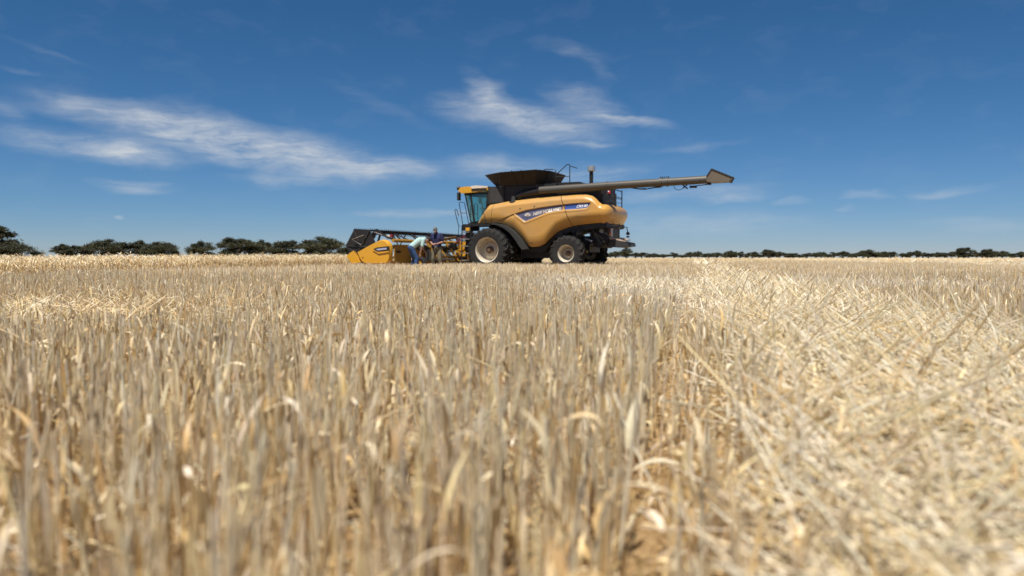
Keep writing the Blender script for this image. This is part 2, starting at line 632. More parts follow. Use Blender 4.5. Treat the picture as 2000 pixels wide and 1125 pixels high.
def lettering(body, parent, mat, size, u0, z0, slope, width, bold=0.012, shear=.18, curve=0.0):
    cu = bpy.data.curves.new('lettering', 'FONT')
    cu.body = body
    cu.size = size
    cu.shear = shear
    cu.offset = bold
    cu.resolution_u = 3
    o = bpy.data.objects.new('lettering', cu)
    COL.objects.link(o)
    dg = bpy.context.evaluated_depsgraph_get()
    me = bpy.data.meshes.new_from_object(o.evaluated_get(dg))
    bpy.data.objects.remove(o, do_unlink=True)
    bpy.data.curves.remove(cu)
    co = np.zeros(len(me.vertices) * 3)
    me.vertices.foreach_get('co', co)
    co = co.reshape(-1, 3)
    x = (co[:, 0] - co[:, 0].min())
    k = width / max(x.max(), 1e-6)
    x = x * k
    y = co[:, 1]
    u = u0 - x
    z = z0 + y + slope * x - curve * x * x
    v = 1.65 - inset(u, z) + .024
    # keep letters just proud of the stripe
    co2 = np.stack([u, v, z], -1)
    me.vertices.foreach_set('co', co2.ravel())
    me.materials.clear()
    return link_mesh('lettering', me, mat, parent)


lettering('NEW HOLLAND', pf, WHITE, 0.185, -1.93, 2.40, 0.215, 1.30, 0.008, .12, 0.045)
lettering('CR9.80', pr, WHITE2, 0.15, -3.93, 2.70, 0.05, 0.50, 0.004, .25)
# leaf emblem: a pale disc split into leaf blades
em = MB()
cu_, cz_ = -1.66, 2.43
for k in range(7):
    a = rad(-75 + k * 25)
    tip = (math.sin(a) * .17, math.cos(a) * .14)
    pts = []
    for q in np.linspace(0, 1, 7):
        w = .030 * math.sin(math.pi * (0.12 + .88 * q) ** 0.8) + .004
        pts.append((tip[0] * q - math.cos(a) * w, tip[1] * q + math.sin(a) * w))
    for q in np.linspace(1, 0, 7):
        w = .030 * math.sin(math.pi * (0.12 + .88 * q) ** 0.8) + .004
        pts.append((tip[0] * q + math.cos(a) * w, tip[1] * q - math.sin(a) * w))
    P3 = []
    for (x, z) in pts:
        u, zz = cu_ - x, cz_ - .03 + z
        P3.append((u, 1.65 - float(inset(np.array(u), np.array(zz))) + .022, zz))
    em.add(P3, [tuple(range(len(P3)))])
em.build('emblem', WHITE, pf)
# seam behind the front edge
sm = []
for q in np.linspace(0, 1, 14):
    u, z = .05 + .09 * q, 2.965 - (2.965 - 2.13) * q
    sm.append((u, 1.65 - float(inset(np.array(u), np.array(z))) + .001, z))
MB().tube(sm, .009, 5).build('seam', BLACK, pf)
# bolts and latch on the panel
for (u, z) in ((-1.30, 2.72), (-1.98, 2.80), (-1.85, 1.22)):
    v = 1.65 - float(inset(np.array(u), np.array(z)))
    MB().lathe([(0, .035), (.012, .03), (.014, 0)], (u, v - .002, z), 'y', 10).build('latch', DARKGREY, pf)

# dark inner body
MB().prism([(.55, 2.05), (-.2, 2.05), (-.75, 1.75), (-1.2, 1.4), (-1.55, .80), (-2.35, .80), (-2.7, 1.30), (-3.1, 1.55), (-3.6, 1.70), (-5.2, 1.85), (-5.2, 2.70), (-4.7, 2.78), (-4.4, 3.0), (-2.6, 3.1), (-.4, 2.95), (.35, 2.85)], -1.28, 1.28).build('body_shell', BLACK, combine)
MB().box((-2.0, 0, .78), (1.9, 1.9, .5)).build('cleaning_shoe', BLACK, combine)
# front axle, feeder and chassis
ax = MB().box((0, 0, .95), (.42, 2.2, .5)).box((-.3, 0, 1.35), (1.5, 1.7, .55))
ax.box((-.35, 0, 1.78), (1.7, 2.1, .52))
ax.build('front_axle', BLACK, combine)
MB().box((-3.55, 0, .78), (.28, 2.5, .26)).box((-3.4, 0, 1.15), (1.7, 1.5, .7)).build('rear_axle', BLACK, combine)
fh = MB().prism([(.5, 1.75), (.5, .95), (2.35, .42), (2.45, 1.02), (1.0, 1.80)], -.72, .72).build('feeder_house', YELLOW2, combine)
for k in range(5):
    MB().bar((.75 + k * .36, .735, 1.66 - k * .14), (.70 + k * .36, .735, .98 - k * .10), .04, .06).build('rib', YELLOW2, fh)
MB().lathe([(0, .2), (.05, .2), (.05, .05), (.09, .05)], (1.7, .75, 1.02), 'y', 20).build('pulley', BLACK, fh)
MB().lathe([(0, .14), (.05, .14), (.05, .05), (.09, .05)], (1.2, .75, 1.25), 'y', 20).build('pulley', STEEL, fh)
MB().tube([(.4, .95, .55), (1.3, .95, .60), (2.25, .95, .55)], [.055, .055, .03], 8).build('lift_cylinder', BLACK, fh)
MB().tube([(1.4, .8, 1.7), (1.7, 1.0, 1.55), (2.0, 1.1, 1.35), (2.3, 1.0, 1.2)], .03, 6).tube([(1.3, .8, 1.72), (1.75, .95, 1.62), (2.1, 1.0, 1.45), (2.4, .9, 1.1)], .025, 6).build('hydraulic_hose', DKRED, fh)

# wheels


def tyre_mesh(R, W, Rr, lugs, name):
    h = W / 2
    prof = [(-h * .80, Rr), (-h * .92, Rr + .02), (-h, Rr + (R - Rr) * .45), (-h * .97, R - .11), (-h * .86, R - .055), (-h * .4, R - .045), (0, R - .042), (h * .4, R - .045), (h * .86, R - .055), (h * .97, R - .11), (h, Rr + (R - Rr) * .45), (h * .92, Rr + .02), (h * .80, Rr)]
    m = MB().lathe(prof, n=56)
    for k in range(lugs):
        for sg in (-1, 1):
            t0 = 2 * math.pi * (k + (0.5 if sg > 0 else 0)) / lugs
            secs = []
            for j, w in enumerate((-.06, .25, .55, .85, 1.03)):
                th = t0 + sg * 0 + (w * 0.62) * h / R * 1.25
                wid = .032 / R * (1.0 if j < 4 else 1.15)
                y = sg * w * h
                r1 = R if w < .9 else R - .07
                r0 = R - .07 if w < .9 else R - .17
                secs.append([(r0 * math.cos(th - wid), y, r0 * math.sin(th - wid)), (r1 * math.cos(th - wid * .8), y, r1 * math.sin(th - wid * .8)), (r1 * math.cos(th + wid * .8), y, r1 * math.sin(th + wid * .8)), (r0 * math.cos(th + wid), y, r0 * math.sin(th + wid))])
            vv = [q for s_ in secs for q in s_]
            ff = []
            for j in range(len(secs) - 1):
                for q in range(3):
                    ff.append((j * 4 + q, j * 4 + q + 1, j * 4 + 5 + q, j * 4 + 4 + q))
            ff += [(3, 2, 1, 0), tuple(len(vv) - 4 + q for q in range(4))]
            m.add(vv, ff)
    return m.mesh(name, 30)


def rim_mesh(Rr, W, depth, name):
    h = W / 2
    return MB().lathe([(h * .78, Rr + .035), (h * .86, Rr + .035), (h * .88, Rr + .02), (h * .80, Rr - .01), (h * .7, Rr - .03), (h - depth * .6, Rr - .05), (h - depth, Rr - .06), (h - depth - .02, Rr * .72), (h - depth + .05, Rr * .55), (h - depth + .05, .02)], n=48).mesh(name, 30)


def hub_mesh(W, depth, r, name):
    h = W / 2
    m = MB().lathe([(h - depth, r), (h - depth + .12, r), (h - depth + .16, r * .8), (h - depth + .16, r * .5), (h - depth + .24, r * .42), (h - depth + .24, 0.001)], n=20)
    for k in range(8):
        a = 2 * math.pi * k / 8
        m.lathe([(0, .018), (.05, .018), (.05, .001)], (r * .88 * math.cos(a), h - depth + .12, r * .88 * math.sin(a)), 'y', 6)
    return m.mesh(name, 30)


FT, FRIM, FHUB = tyre_mesh(.97, .52, .55, 22, 'front_tyre'), rim_mesh(.545, .52, .46, 'front_rim'), hub_mesh(.52, .46, .17, 'front_hub')
RT, RRIM, RHUB = tyre_mesh(.775, .58, .36, 18, 'rear_tyre'), rim_mesh(.355, .58, .44, 'rear_rim'), hub_mesh(.58, .44, .12, 'rear_hub')
for (nm, T, Rm, Hb, u, v, z, rot) in (
        ('front_wheel', FT, FRIM, FHUB, 0, 2.09, .90, 0.05), ('front_wheel', FT, FRIM, FHUB, 0, 1.37, .90, 0.19),
        ('front_wheel', FT, FRIM, FHUB, 0, -1.37, .90, 0.3), ('front_wheel', FT, FRIM, FHUB, 0, -2.09, .90, 0.1),
        ('rear_wheel', RT, RRIM, RHUB, -3.55, 1.61, .74, 0.02), ('rear_wheel', RT, RRIM, RHUB, -3.55, -1.61, .74, 0.1)):
    w = empty(nm, (u, v, z), 0 if v > 0 else math.pi, combine)
    t_ = link_mesh('tyre', T, RUBBER, w)
    t_.rotation_euler = (0, rot, 0)
    link_mesh('rim', Rm, RIM, w)
    link_mesh('hub', Hb, HUB, w)

# fender band over the front wheels
for sg in (1, -1):
    fo = [(.10, 2.09), (-.15, 2.10), (-.39, 2.06), (-.62, 1.99), (-.82, 1.89), (-1.05, 1.73), (-1.26, 1.53), (-1.42, 1.34), (-1.55, 1.14), (-1.68, .94)]
    fi = [(.10, 2.03), (-.14, 2.03), (-.34, 1.98), (-.54, 1.90), (-.72, 1.79), (-.92, 1.63), (-1.10, 1.43), (-1.24, 1.24), (-1.36, 1.06), (-1.50, .90)]
    MB().prism(fo + fi[::-1], sg * 1.25, sg * 1.86).build('fender', DARKGREY, combine, 50)

# cab
cabf = MB()
for sg in (1, -1):
    cabf.bar((1.50, sg * .95, 3.54), (1.29, sg * .95, 2.15), .085, .07)
    cabf.bar((.58, sg * .95, 3.54), (.72, sg * .95, 2.15), .10, .09)
    cabf.bar((1.86, sg * .80, 3.55), (1.54, sg * .80, 2.15), .04, .05)
    cabf.bar((1.86, sg * .80, 3.52), (.55, sg * .95, 3.52), .08, .10)
    cabf.bar((1.54, sg * .80, 2.18), (.65, sg * .95, 2.18), .08, .12)
cabf.bar((1.87, -.8, 3.52), (1.87, .8, 3.52), .07, .08).bar((1.56, -.8, 2.18), (1.56, .8, 2.18), .07, .10)
cab = cabf.build('cab_frame', BLACK, combine)
MB().box((.95, 0, 2.12), (1.3, 1.9, .10)).build('floor_pan', BLACK, cab)
MB().box((.52, 0, 2.75), (.10, .9, 1.2)).build('rear_wall', BLACK, cab)
for sg in (1, -1):
    q = [(1.45, 3.48), (1.26, 2.24), (.76, 2.24), (.63, 3.48)]
    MB().prism(q, sg * .955, sg * .965).build('window_pane', GLASS, cab, 0)
    a = [(1.52, sg * .95, 3.48), (1.32, sg * .95, 2.24), (1.54, sg * .81, 2.24), (1.84, sg * .81, 3.48)]
    MB().add(a + [(x, y - sg * .01, z) for x, y, z in a], [(0, 1, 2, 3), (7, 6, 5, 4), (0, 4, 5, 1), (1, 5, 6, 2), (2, 6, 7, 3), (3, 7, 4, 0)]).build('window_pane', GLASS, cab, 0)
a = [(1.88, .78, 3.48), (1.57, .78, 2.24), (1.57, -.78, 2.24), (1.88, -.78, 3.48)]
am = [(1.95, 0, 3.48), (1.66, 0, 2.24)]
MB().add([a[0], a[1], am[1], am[0], a[2], a[3]], [(0, 1, 2, 3), (3, 2, 4, 5)]).build('windscreen', GLASS, cab, 80)
MB().prism([(2.02, 3.60), (2.10, 3.72), (1.96, 3.84), (1.55, 3.86), (1.38, 3.73), (.56, 3.75), (.54, 3.66), (1.2, 3.58), (1.9, 3.55)], -1.06, 1.06).build('roof', YELLOW2, cab)
MB().prism([(1.50, 3.87), (1.40, 3.76), (.58, 3.78), (.58, 3.84), (1.2, 3.90)], -1.0, 1.0).build('roof_cap', CREAM, cab)
MB().box((1.0, 1.065, 3.69), (.78, .03, .09)).build('roof_vent', BLACK, cab)
for v in (-.9, -.45, .45, .9, 1.02):
    MB().lathe([(0, .05), (.10, .095), (.12, .095), (.12, .0)], (2.02, v, 3.80), 'x', 14).build('work_lamp', DARKGREY, cab)
for sg in (1, -1):
    MB().tube([(1.95, sg * 1.0, 3.62), (2.02, sg * 1.08, 3.60), (2.02, sg * 1.12, 3.52)], .02, 6).box((2.02, sg * 1.12, 3.40), (.09, .22, .36)).build('mirror', DARKGREY, cab)
st = MB().box((.95, 0, 2.62), (.50, .52, .14)).prism([(.72, 2.62), (.60, 3.22), (.68, 3.24), (.84, 2.64)], -.24, .24).box((.62, 0, 3.30), (.10, .26, .2)).box((.95, .33, 2.85), (.4, .08, .08)).box((.95, 0, 2.35), (.3, .3, .4))
st.build('seat', SEATF, cab)
sw = MB().tube([(1.45, 0, 2.2), (1.32, 0, 2.75)], .04, 8)
sw.tube([(1.30 + .10 * math.cos(t), .19 * math.sin(t), 2.78 + .16 * math.cos(t)) for t in np.linspace(0, 2 * math.pi, 17)], .016, 6, False)
sw.build('steering_wheel', BLACK, cab)
MB().box((1.25, -.5, 2.95), (.06, .3, .24)).tube([(1.2, -.6, 2.3), (1.25, -.5, 2.85)], .02, 6).build('monitor', BLACK, cab)
# platform, rails and ladder
plat = MB().box((.70, 1.42, 2.02), (1.40, 1.10, .10)).box((1.20, 1.50, 1.90), (.42, .95, .24)).build('platform', BLACK, combine)
for path, rr_ in (([(1.64, 1.45, 2.08), (1.84, 1.45, 3.08), (1.78, 1.45, 3.12), (1.58, 1.40, 3.08), (1.48, 1.38, 2.60), (1.38, 1.36, 2.10)], .018),
                  ([(1.75, 1.45, 2.62), (1.49, 1.38, 2.60)], .016),
                  ([(1.70, 1.75, 2.0), (1.84, 1.75, 2.50), (1.90, 1.75, 2.72), (1.84, 1.75, 2.78), (1.76, 1.75, 2.68), (1.70, 1.75, 2.45)], .018),
                  ([(.62, 1.92, 2.08), (.66, 1.92, 2.95), (.72, 1.92, 3.0), (.80, 1.92, 2.95), (.84, 1.92, 2.08)], .016),
                  ([(.20, 1.92, 2.08), (.42, 1.92, 2.80), (.60, 1.92, 2.86)], .014),
                  ([(1.0, 1.92, 2.08), (1.0, 1.92, 2.9)], .014), ([(1.02, 1.92, 2.52), (.64, 1.92, 2.52)], .014)):
    MB().tube(path, rr_, 6).build('handrail', BLACK, plat)
MB().box((1.10, 2.0, 1.84), (.20, .05, .14)).build('warning_plate', YELLOW2, plat)
lad = MB()
for u in (.93, 1.36):
    lad.bar((u, 2.12, .34), (u, 2.06, 2.02), .05, .03)
lad.tube([(1.42, 2.12, 1.55), (1.52, 2.12, 1.60), (1.52, 2.10, 1.95), (1.44, 2.08, 2.0)], .016, 6)
lad = lad.build('ladder', BLACK, combine)
for k in range(5):
    MB().box((1.145, 2.10 - .006 * k + .01, .44 + .317 * k), (.40, .16, .045)).build('rung', STEEL, lad)
MB().box((1.1, 1.85, 1.1), (.36, .05, 1.45)).build('side_box', BLACK, combine)
MB().box((1.08, 1.92, .60), (.16, .10, .22)).build('valve_block', YELLOW2, combine)

# grain tank, screen and hopper
tank = MB().box((-1.55, 0, 3.42), (2.6, 2.30, .80)).build('grain_tank', BLACK, combine)
sc_ = MB().box((.07, 0, 3.38), (.72, 2.36, .82)).build('screen_box', DARKGREY, combine)
MB().box((.07, 1.19, 3.40), (.62, .03, .68)).build('screen', SCREEN, sc_)
for (u, d) in ((.44, .04), (-.29, .04)):
    MB().box((u, 1.195, 3.40), (d, .05, .80)).build('screen_frame', DARKGREY, sc_)
oct_t = [(.74, 1.0), (-.37, 1.75), (-2.10, 1.75), (-2.50, 1.0), (-2.50, -1.0), (-2.10, -1.75), (-.37, -1.75), (.74, -1.0)]
oct_b = [(.20, .85), (-.18, 1.28), (-1.90, 1.28), (-2.15, .85), (-2.15, -.85), (-1.90, -1.28), (-.18, -1.28), (.20, -.85)]
ztop = [4.35, 4.36, 4.40, 4.40, 4.40, 4.40, 4.36, 4.35]
for k in range(8):
    k2 = (k + 1) % 8
    P = [(*oct_b[k], 3.80), (*oct_b[k2], 3.80), (*oct_t[k2], ztop[k2]), (*oct_t[k], ztop[k])]
    c = Vector((-1.0, 0, 4.2))
    Q = [tuple(Vector(p) + (c - Vector(p)).normalized() * .03) for p in P]
    MB().add(P + Q, [(0, 1, 2, 3), (7, 6, 5, 4), (3, 2, 6, 7), (1, 0, 4, 5), (0, 3, 7, 4), (2, 1, 5, 6)]).build('hopper_flap', DARKFAB, tank, 0)
MB().prism([(-.18, 3.80), (-1.90, 3.80), (-1.90, 3.86), (-.18, 3.86)], -1.30, 1.30).build('hopper_rim', BLACK, tank)
hb = MB()
for u in (-1.0, -1.35):
    hb.bar((u, 1.32, 3.84), (u - .05 if u < -1.2 else u + .05, 1.77, 4.40), .04, .03)
hb.build('hopper_strut', BLACK, tank)
MB().tube([(-1.95, .6, 4.30), (-2.0, .6, 4.48), (-2.1, .6, 4.53), (-2.5, .6, 4.51), (-2.6, .6, 4.44), (-2.62, .6, 4.0)], .02, 6).build('hopper_rail', BLACK, tank)
MB().tube([(-2.55, .8, 4.10), (-2.82, .8, 4.34), (-3.20, .8, 4.66), (-3.30, .8, 4.67), (-3.34, .8, 4.60), (-3.34, .8, 3.60)], .022, 6).tube([(-2.7, .8, 4.14), (-3.34, .8, 4.14)], .018, 6).tube([(-3.34, -.2, 4.60), (-3.34, .8, 4.60)], .018, 6).build('deck_rail', BLACK, combine)
# engine deck
deck = MB().box((-3.6, 0, 3.35), (2.5, 2.2, .62)).box((-3.2, .1, 3.72), (1.3, 1.7, .30)).prism([(-4.2, 3.62), (-4.2, 3.15), (-4.95, 2.75), (-4.95, 3.45)], -1.0, 1.05).build('engine_deck', BLACK, combine)
MB().lathe([(0, .22), (.5, .22), (.5, .001)], (-4.55, .75, 3.0), 'z', 18).build('air_cleaner', BLACK, deck)
for v in (1.10, .9):
    MB().tube([(-4.60, v, 2.8), (-4.72, v, 3.5)], .03, 6).build('strut', BLACK, deck)
ex = MB().lathe([(3.6, .085), (4.40, .085)], (-4.17, .3, 0), 'z', 18).build('exhaust_stack', BLACK, combine)
MB().lathe([(4.36, .02), (4.37, .15), (4.39, .165), (4.52, .165), (4.60, .155), (4.60, .01)], (-4.17, .3, 0), 'z', 24).build('exhaust_cap', CHROME, ex)
rr = MB()
for v in (.62, -.5):
    rr.tube([(-5.34, v, 2.78), (-5.34, v, 3.55)], .025, 6)
    rr.tube([(-4.90, v, 2.78), (-4.90, v, 3.52)], .02, 6)
    rr.tube([(-5.34, v, 3.20), (-4.90, v, 3.36)], .016, 6)
    rr.tube([(-5.34, v, 3.0), (-4.9, v, 3.0)], .014, 6)
rr.tube([(-5.34, -.5, 3.50), (-5.34, .62, 3.50)], .022, 6).tube([(-5.34, -.5, 3.15), (-5.34, .62, 3.15)], .016, 6).tube([(-5.12, .62, 2.78), (-5.12, .62, 3.35)], .016, 6)
rr.build('rear_rail', BLACK, combine)
MB().box((-5.10, .66, 3.40), (.11, .02, .13)).build('red_marker', RED, combine)
MB().box((-5.08, .68, 3.43), (.05, .02, .06)).build('marker_spot', WHITE2, combine)

# unloading auger
aug = MB().tube([(-2.15, 1.36, 3.515), (-2.2, 1.36, 3.52), (-5.1, 1.35, 3.605), (-7.64, 1.35, 3.66), (-9.46, 1.35, 3.70)], .165, 24).build('unloading_auger', TUBEGREY, combine)
MB().tube([(-2.2, 1.34, 3.51), (-2.05, 1.26, 3.49), (-1.3, 1.17, 3.43), (-1.0, 1.15, 3.30)], .17, 18).build('auger_elbow', BLACK, aug)
MB().lathe([(3.02, .20), (3.07, .20), (3.09, .12), (3.30, .09), (3.32, .001)], (-.86, 1.33, 0), 'z', 18).build('turret', DARKGREY, aug)
for (u, z, r) in ((-3.38, 3.555, .18), (-5.22, 3.61, .185), (-7.55, 3.66, .19), (-7.80, 3.664, .19), (-9.40, 3.70, .18)):
    MB().lathe([(-.03, .15), (-.03, r), (.03, r), (.03, .15)], (u, 1.35, z), 'x', 24).build('clamp', TUBEGREY, aug)
cl = MB()
for k in range(5):
    cl.box((-7.50 - k * .085, 1.35, 3.865), (.045, .06, .05))
cl.build('clamp_bolt', DARKGREY, aug)
MB().prism([(-9.40, 3.80), (-9.60, 4.09), (-10.40, 3.73), (-10.31, 3.56), (-9.62, 3.55), (-9.42, 3.60)], 1.13, 1.57).build('spout', SPOUT, aug, 0)
sp2 = MB()
for v in (1.585, 1.115):
    sp2.bar((-9.42, v, 3.82), (-9.61, v, 4.10), .03, .03).bar((-9.61, v, 4.10), (-10.41, v, 3.74), .03, .03).bar((-10.42, v, 3.74), (-10.32, v, 3.55), .03, .04)
sp2.bar((-10.42, 1.1, 3.73), (-10.42, 1.6, 3.73), .04, .04).bar((-10.32, 1.1, 3.55), (-10.32, 1.6, 3.55), .04, .04)
sp2.build('spout_frame', DARKGREY, aug)
ab = MB()
ab.tube([(-6.25, 1.35, 3.49), (-6.5, 1.35, 3.44), (-6.85, 1.35, 3.40), (-7.3, 1.35, 3.46), (-7.6, 1.35, 3.50)], .025, 6)
ab.box((-6.75, 1.35, 3.42), (.30, .08, .05)).box((-7.4, 1.35, 3.47), (.25, .08, .06))
ab.tube([(-8.05, 1.35, 3.50), (-8.10, 1.35, 3.38), (-8.25, 1.35, 3.31), (-8.42, 1.35, 3.36), (-8.5, 1.35, 3.5)], .012, 6)
ab.bar((-8.42, 1.35, 3.52), (-8.62, 1.35, 3.36), .04, .05).bar((-8.62, 1.35, 3.53), (-8.42, 1.35, 3.38), .03, .04)
ab.box((-8.85, 1.35, 3.43), (.28, .10, .09)).tube([(-8.7, 1.35, 3.44), (-9.5, 1.35, 3.51), (-9.62, 1.35, 3.58)], .02, 6).box((-9.5, 1.35, 3.53), (.12, .1, .1))
ab.build('auger_linkage', BLACK, aug)

# rear underside: chopper, pulleys, belts, steering cylinder, spreader
ch = MB().prism([(-4.3, 1.95), (-4.3, 1.10), (-4.75, .98), (-5.05, 1.15), (-5.15, 1.65), (-5.1, 1.98)], -.85, .85).build('straw_chopper', BLACK, combine)
for (u, v, z, r, m) in ((-4.62, .87, 1.45, .20, BLACK), (-3.95, 1.29, 1.72, .16, BLACK), (-3.1, 1.29, 1.55, .12, DARKGREY), (-4.85, .87, 1.72, .10, STEEL)):
    MB().lathe([(0, r), (.05, r), (.05, r * .8), (.02, r * .75), (.02, r * .3), (.07, r * .25), (.07, .001)], (u, v, z), 'y', 22).build('pulley', m, combine)
MB().tube([(-3.95, 1.32, 1.89), (-4.62, .92, 1.66)], .018, 5).tube([(-3.95, 1.32, 1.56), (-4.62, .92, 1.25)], .018, 5).build('drive_belt', BLACK, combine)
MB().tube([(-4.16, 1.10, 1.40), (-4.28, 1.12, 1.34)], .055, 10).tube([(-4.31, 1.12, 1.33), (-4.48, 1.12, 1.26)], .045, 10).build('steering_cylinder', STEEL, combine)
MB().box((-4.1, .9, .82), (.22, .05, .10)).build('yellow_plate', YELLOW2, combine)
bits = MB()
r2 = random.Random(8)
for k in range(26):
    u = r2.uniform(-5.0, -2.7)
    z = r2.uniform(1.15, 1.9)
    bits.box((u, r2.uniform(1.0, 1.3), z), (r2.uniform(.04, .3), .06, r2.uniform(.03, .14)))
for k in range(8):
    u = r2.uniform(-4.9, -3.0)
    bits.tube([(u, 1.2, 1.9), (u - .2, 1.28, r2.uniform(1.5, 1.7)), (u - r2.uniform(.3, .6), 1.2, r2.uniform(1.1, 1.5))], .018, 5)
bits.build('under_frame', BLACK, combine)
spd = MB().prism([(-4.98, 1.04), (-5.02, 1.32), (-5.30, 1.36), (-5.88, 1.20), (-5.92, 1.06), (-5.5, .99)], -.80, .62).build('chaff_spreader', DARKGREY, combine)
for v in (.30, -.45):
    MB().lathe([(0, .30), (.04, .30), (.07, .10), (.12, .10), (.12, .001)], (-5.45, v, 1.32), 'z', 22).build('spinner', BEIGE, spd)
MB().prism([(-5.08, 1.365), (-5.20, 1.44), (-5.80, 1.28), (-5.84, 1.24)], .02, .60).build('spreader_cover', BEIGE, spd)
MB().tube([(-5.9, .1, 1.18), (-6.08, .1, 1.18)], .03, 8).build('hitch_pin', BLACK, spd)
lp = MB().tube([(-5.46, .3, 1.36), (-5.46, .3, 2.06)], .022, 6).tube([(-5.1, .3, 1.88), (-5.64, .3, 1.89), (-5.80, .3, 1.88), (-5.84, .3, 1.62)], .022, 6).box((-5.63, .3, 1.90), (.10, .08, .16)).build('lamp_bracket', BLACK, combine)
MB().lathe([(-.06, .02), (-.04, .075), (.04, .075), (.06, .02)], (-5.85, .3, 1.60), 'y', 14).box((-5.85, .3, 1.46), (.12, .07, .07)).build('rear_lamp', BLACK, lp)
tb = MB().box((-5.14, .5, 1.60), (.10, .3, .46)).tube([(-5.05, .5, 2.0), (-5.3, .5, 2.02), (-5.42, .5, 1.95)], .02, 6).tube([(-5.08, .4, 1.86), (-5.5, .4, 1.84)], .018, 6).build('tail_bracket', STEEL, combine)
MB().lathe([(0, .075), (.03, .07), (.04, .001)], (-5.14, .66, 1.60), 'y', 14).build('tail_lamp', ORANGE, tb)
MB().box((-5.14, .66, 1.74), (.09, .02, .08)).build('tail_lamp', RED, tb)

# ------------------------------------------------------------------ header
hx = Vector((MX, MY, 0)) + Vector((math.cos(MROT), math.sin(MROT), 0)) * 3.0
header = empty('combine_header', hx, MROT)
tag(header, 'wide yellow grain header with black reel on the front of the combine harvester', 'header')


def H(p):
    return [(x - 3.0, z) for x, z in p]


shield = [(4.14, .78), (3.55, 1.05), (3.05, 1.26), (2.86, 1.30), (2.68, 1.26), (2.56, 1.14), (2.50, 1.0), (2.50, .50), (2.56, .38), (2.70, .30), (3.66, .28), (3.86, .34), (3.98, .46), (4.12, .70)]
for sg in (1, -1):
    n = len(shield)
    out_ = [(x - 3, sg * 6.18, z) for x, z in shield]
    cxs = sum(p[0] for p in shield) / n
    czs = sum(p[1] for p in shield) / n
    inn = [(cxs + (x - cxs) * .93 - 3, sg * 6.25, czs + (z - czs) * .92) for x, z in shield]
    bk = [(x - 3, sg * 6.02, z) for x, z in shield]
    m = MB().add(bk + out_ + inn, [tuple(range(2 * n, 3 * n))] + [(i, (i + 1) % n, n + (i + 1) % n, n + i) for i in range(n)] + [(n + i, n + (i + 1) % n, 2 * n + (i + 1) % n, 2 * n + i) for i in range(n)] + [tuple(range(n - 1, -1, -1))])
    es = m.build('end_shield', YELLOW2, header, 40)
    MB().prism(H([(3.30, .90), (3.15, .97), (2.52, 1.03), (2.52, .84), (3.08, .80)]), sg * 6.249, sg * 6.262).build('recess', BLACK, es, 0)
    MB().prism(H([(3.18, .895), (3.06, .925), (2.64, .965), (2.64, .895), (3.05, .855)]), sg * 6.262, sg * 6.268).build('decal', DECAL, es, 0)
    MB().prism(H([(3.32, .865), (3.06, .775), (2.52, .83), (2.52, .78), (3.02, .715)]), sg * 6.249, sg * 6.285).build('ledge', YELLOW2, es, 0)
    MB().lathe([(0, .03), (.01, .025), (.012, .001)], (.82, sg * 6.25, .56), 'y', 8).build('bolt', DARKGREY, es)
    dv = MB().prism(H([(4.66, .60), (4.50, .74), (4.32, .84), (4.18, .62), (3.98, .36), (4.36, .30)]), sg * 6.08, sg * 6.24).build('crop_divider', YELLOW2, header, 0)
    MB().tube([(1.25, sg * 6.16, .80), (1.70, sg * 6.16, .98), (2.0, sg * 6.16, .95)], .015, 5).build('divider_rod', BLACK, dv)
# back sheet and frame
for k in range(8):
    a, b = 6.0 - k * 1.5, 6.0 - (k + 1) * 1.5
    if -.9 < (a + b) / 2 < .9:
        continue
    bp = MB().box((-.50, (a + b) / 2, .74), (.04, abs(a - b) - .20, .72)).build('back_panel', FRAMEY, header, 0)
    if k == 0:
        MB().box((-.525, 5.62, .80), (.02, .34, .09)).build('handle_slot', BLACK, bp)
MB().tube([(-.50, 6.0, 1.26), (-.50, -6.0, 1.26)], .075, 8).build('top_beam', FRAMEY, header)
MB().box((-.42, 0, .30), (.20, 12.0, .16)).build('lower_beam', FRAMEY, header)
for k in range(9):
    v = 6.0 - k * 1.5
    if abs(v) < .8 or k == 0:
        continue
    MB().box((-.56, v, .75), (.10, .10, .92)).build('frame_post', FRAMEY, header, 0)
MB().box((.4, 0, .34), (1.6, 12.0, .05)).build('draper_deck', BLACK, header)
MB().box((1.28, 0, .22), (.10, 12.1, .05)).build('cutter_bar', STEEL, header)
# adapter frame behind the centre, hoses, gauge wheel, drive shaft
ad = MB()
for v in (3.4, 2.6, 1.6, .95):
    ad.bar((-.58, v, 1.22), (-1.05, v - .1, .55), .09, .10)
    ad.bar((-.58, v, .40), (-1.15, v - .1, .50), .09, .10)
ad.bar((-1.05, 3.5, .55), (-1.05, .6, .55), .12, .14).bar((-.75, 3.3, 1.28), (-.75, 1.0, 1.50), .10, .10)
ad.build('adapter_frame', FRAMEY, header)
MB().prism([(-.62, .95), (-.95, .72), (-1.2, .45), (-.62, .40)], 1.9, 3.6).build('canvas_guard', DARKGREY, header)
MB().tube([(-.8, 3.4, .50), (-1.0, 2.0, .62), (-1.2, .8, .52)], .045, 8).build('drive_shaft', BLACK, header)
hs = MB()
for k in range(6):
    o = k * .06
    hs.tube([(-.60, 4.6 - o, 1.15), (-.75, 3.9, 1.10 - o), (-.80, 3.0, .85 + o), (-.85, 2.0, 1.05 - o), (-1.0, 1.1, 1.30 - o)], .022, 5)
hs.build('hose_bundle', BLACK, header)
for (u, v, z, r) in ((-.72, 2.9, 1.0, .16), (-.78, 1.35, 1.05, .20), (-.72, 4.2, .95, .12)):
    MB().lathe([(-.05, r), (.05, r), (.05, r * .4), (.08, r * .3), (.08, .001)], (u, v, z), 'y', 18).build('pulley', DARKGREY, header)
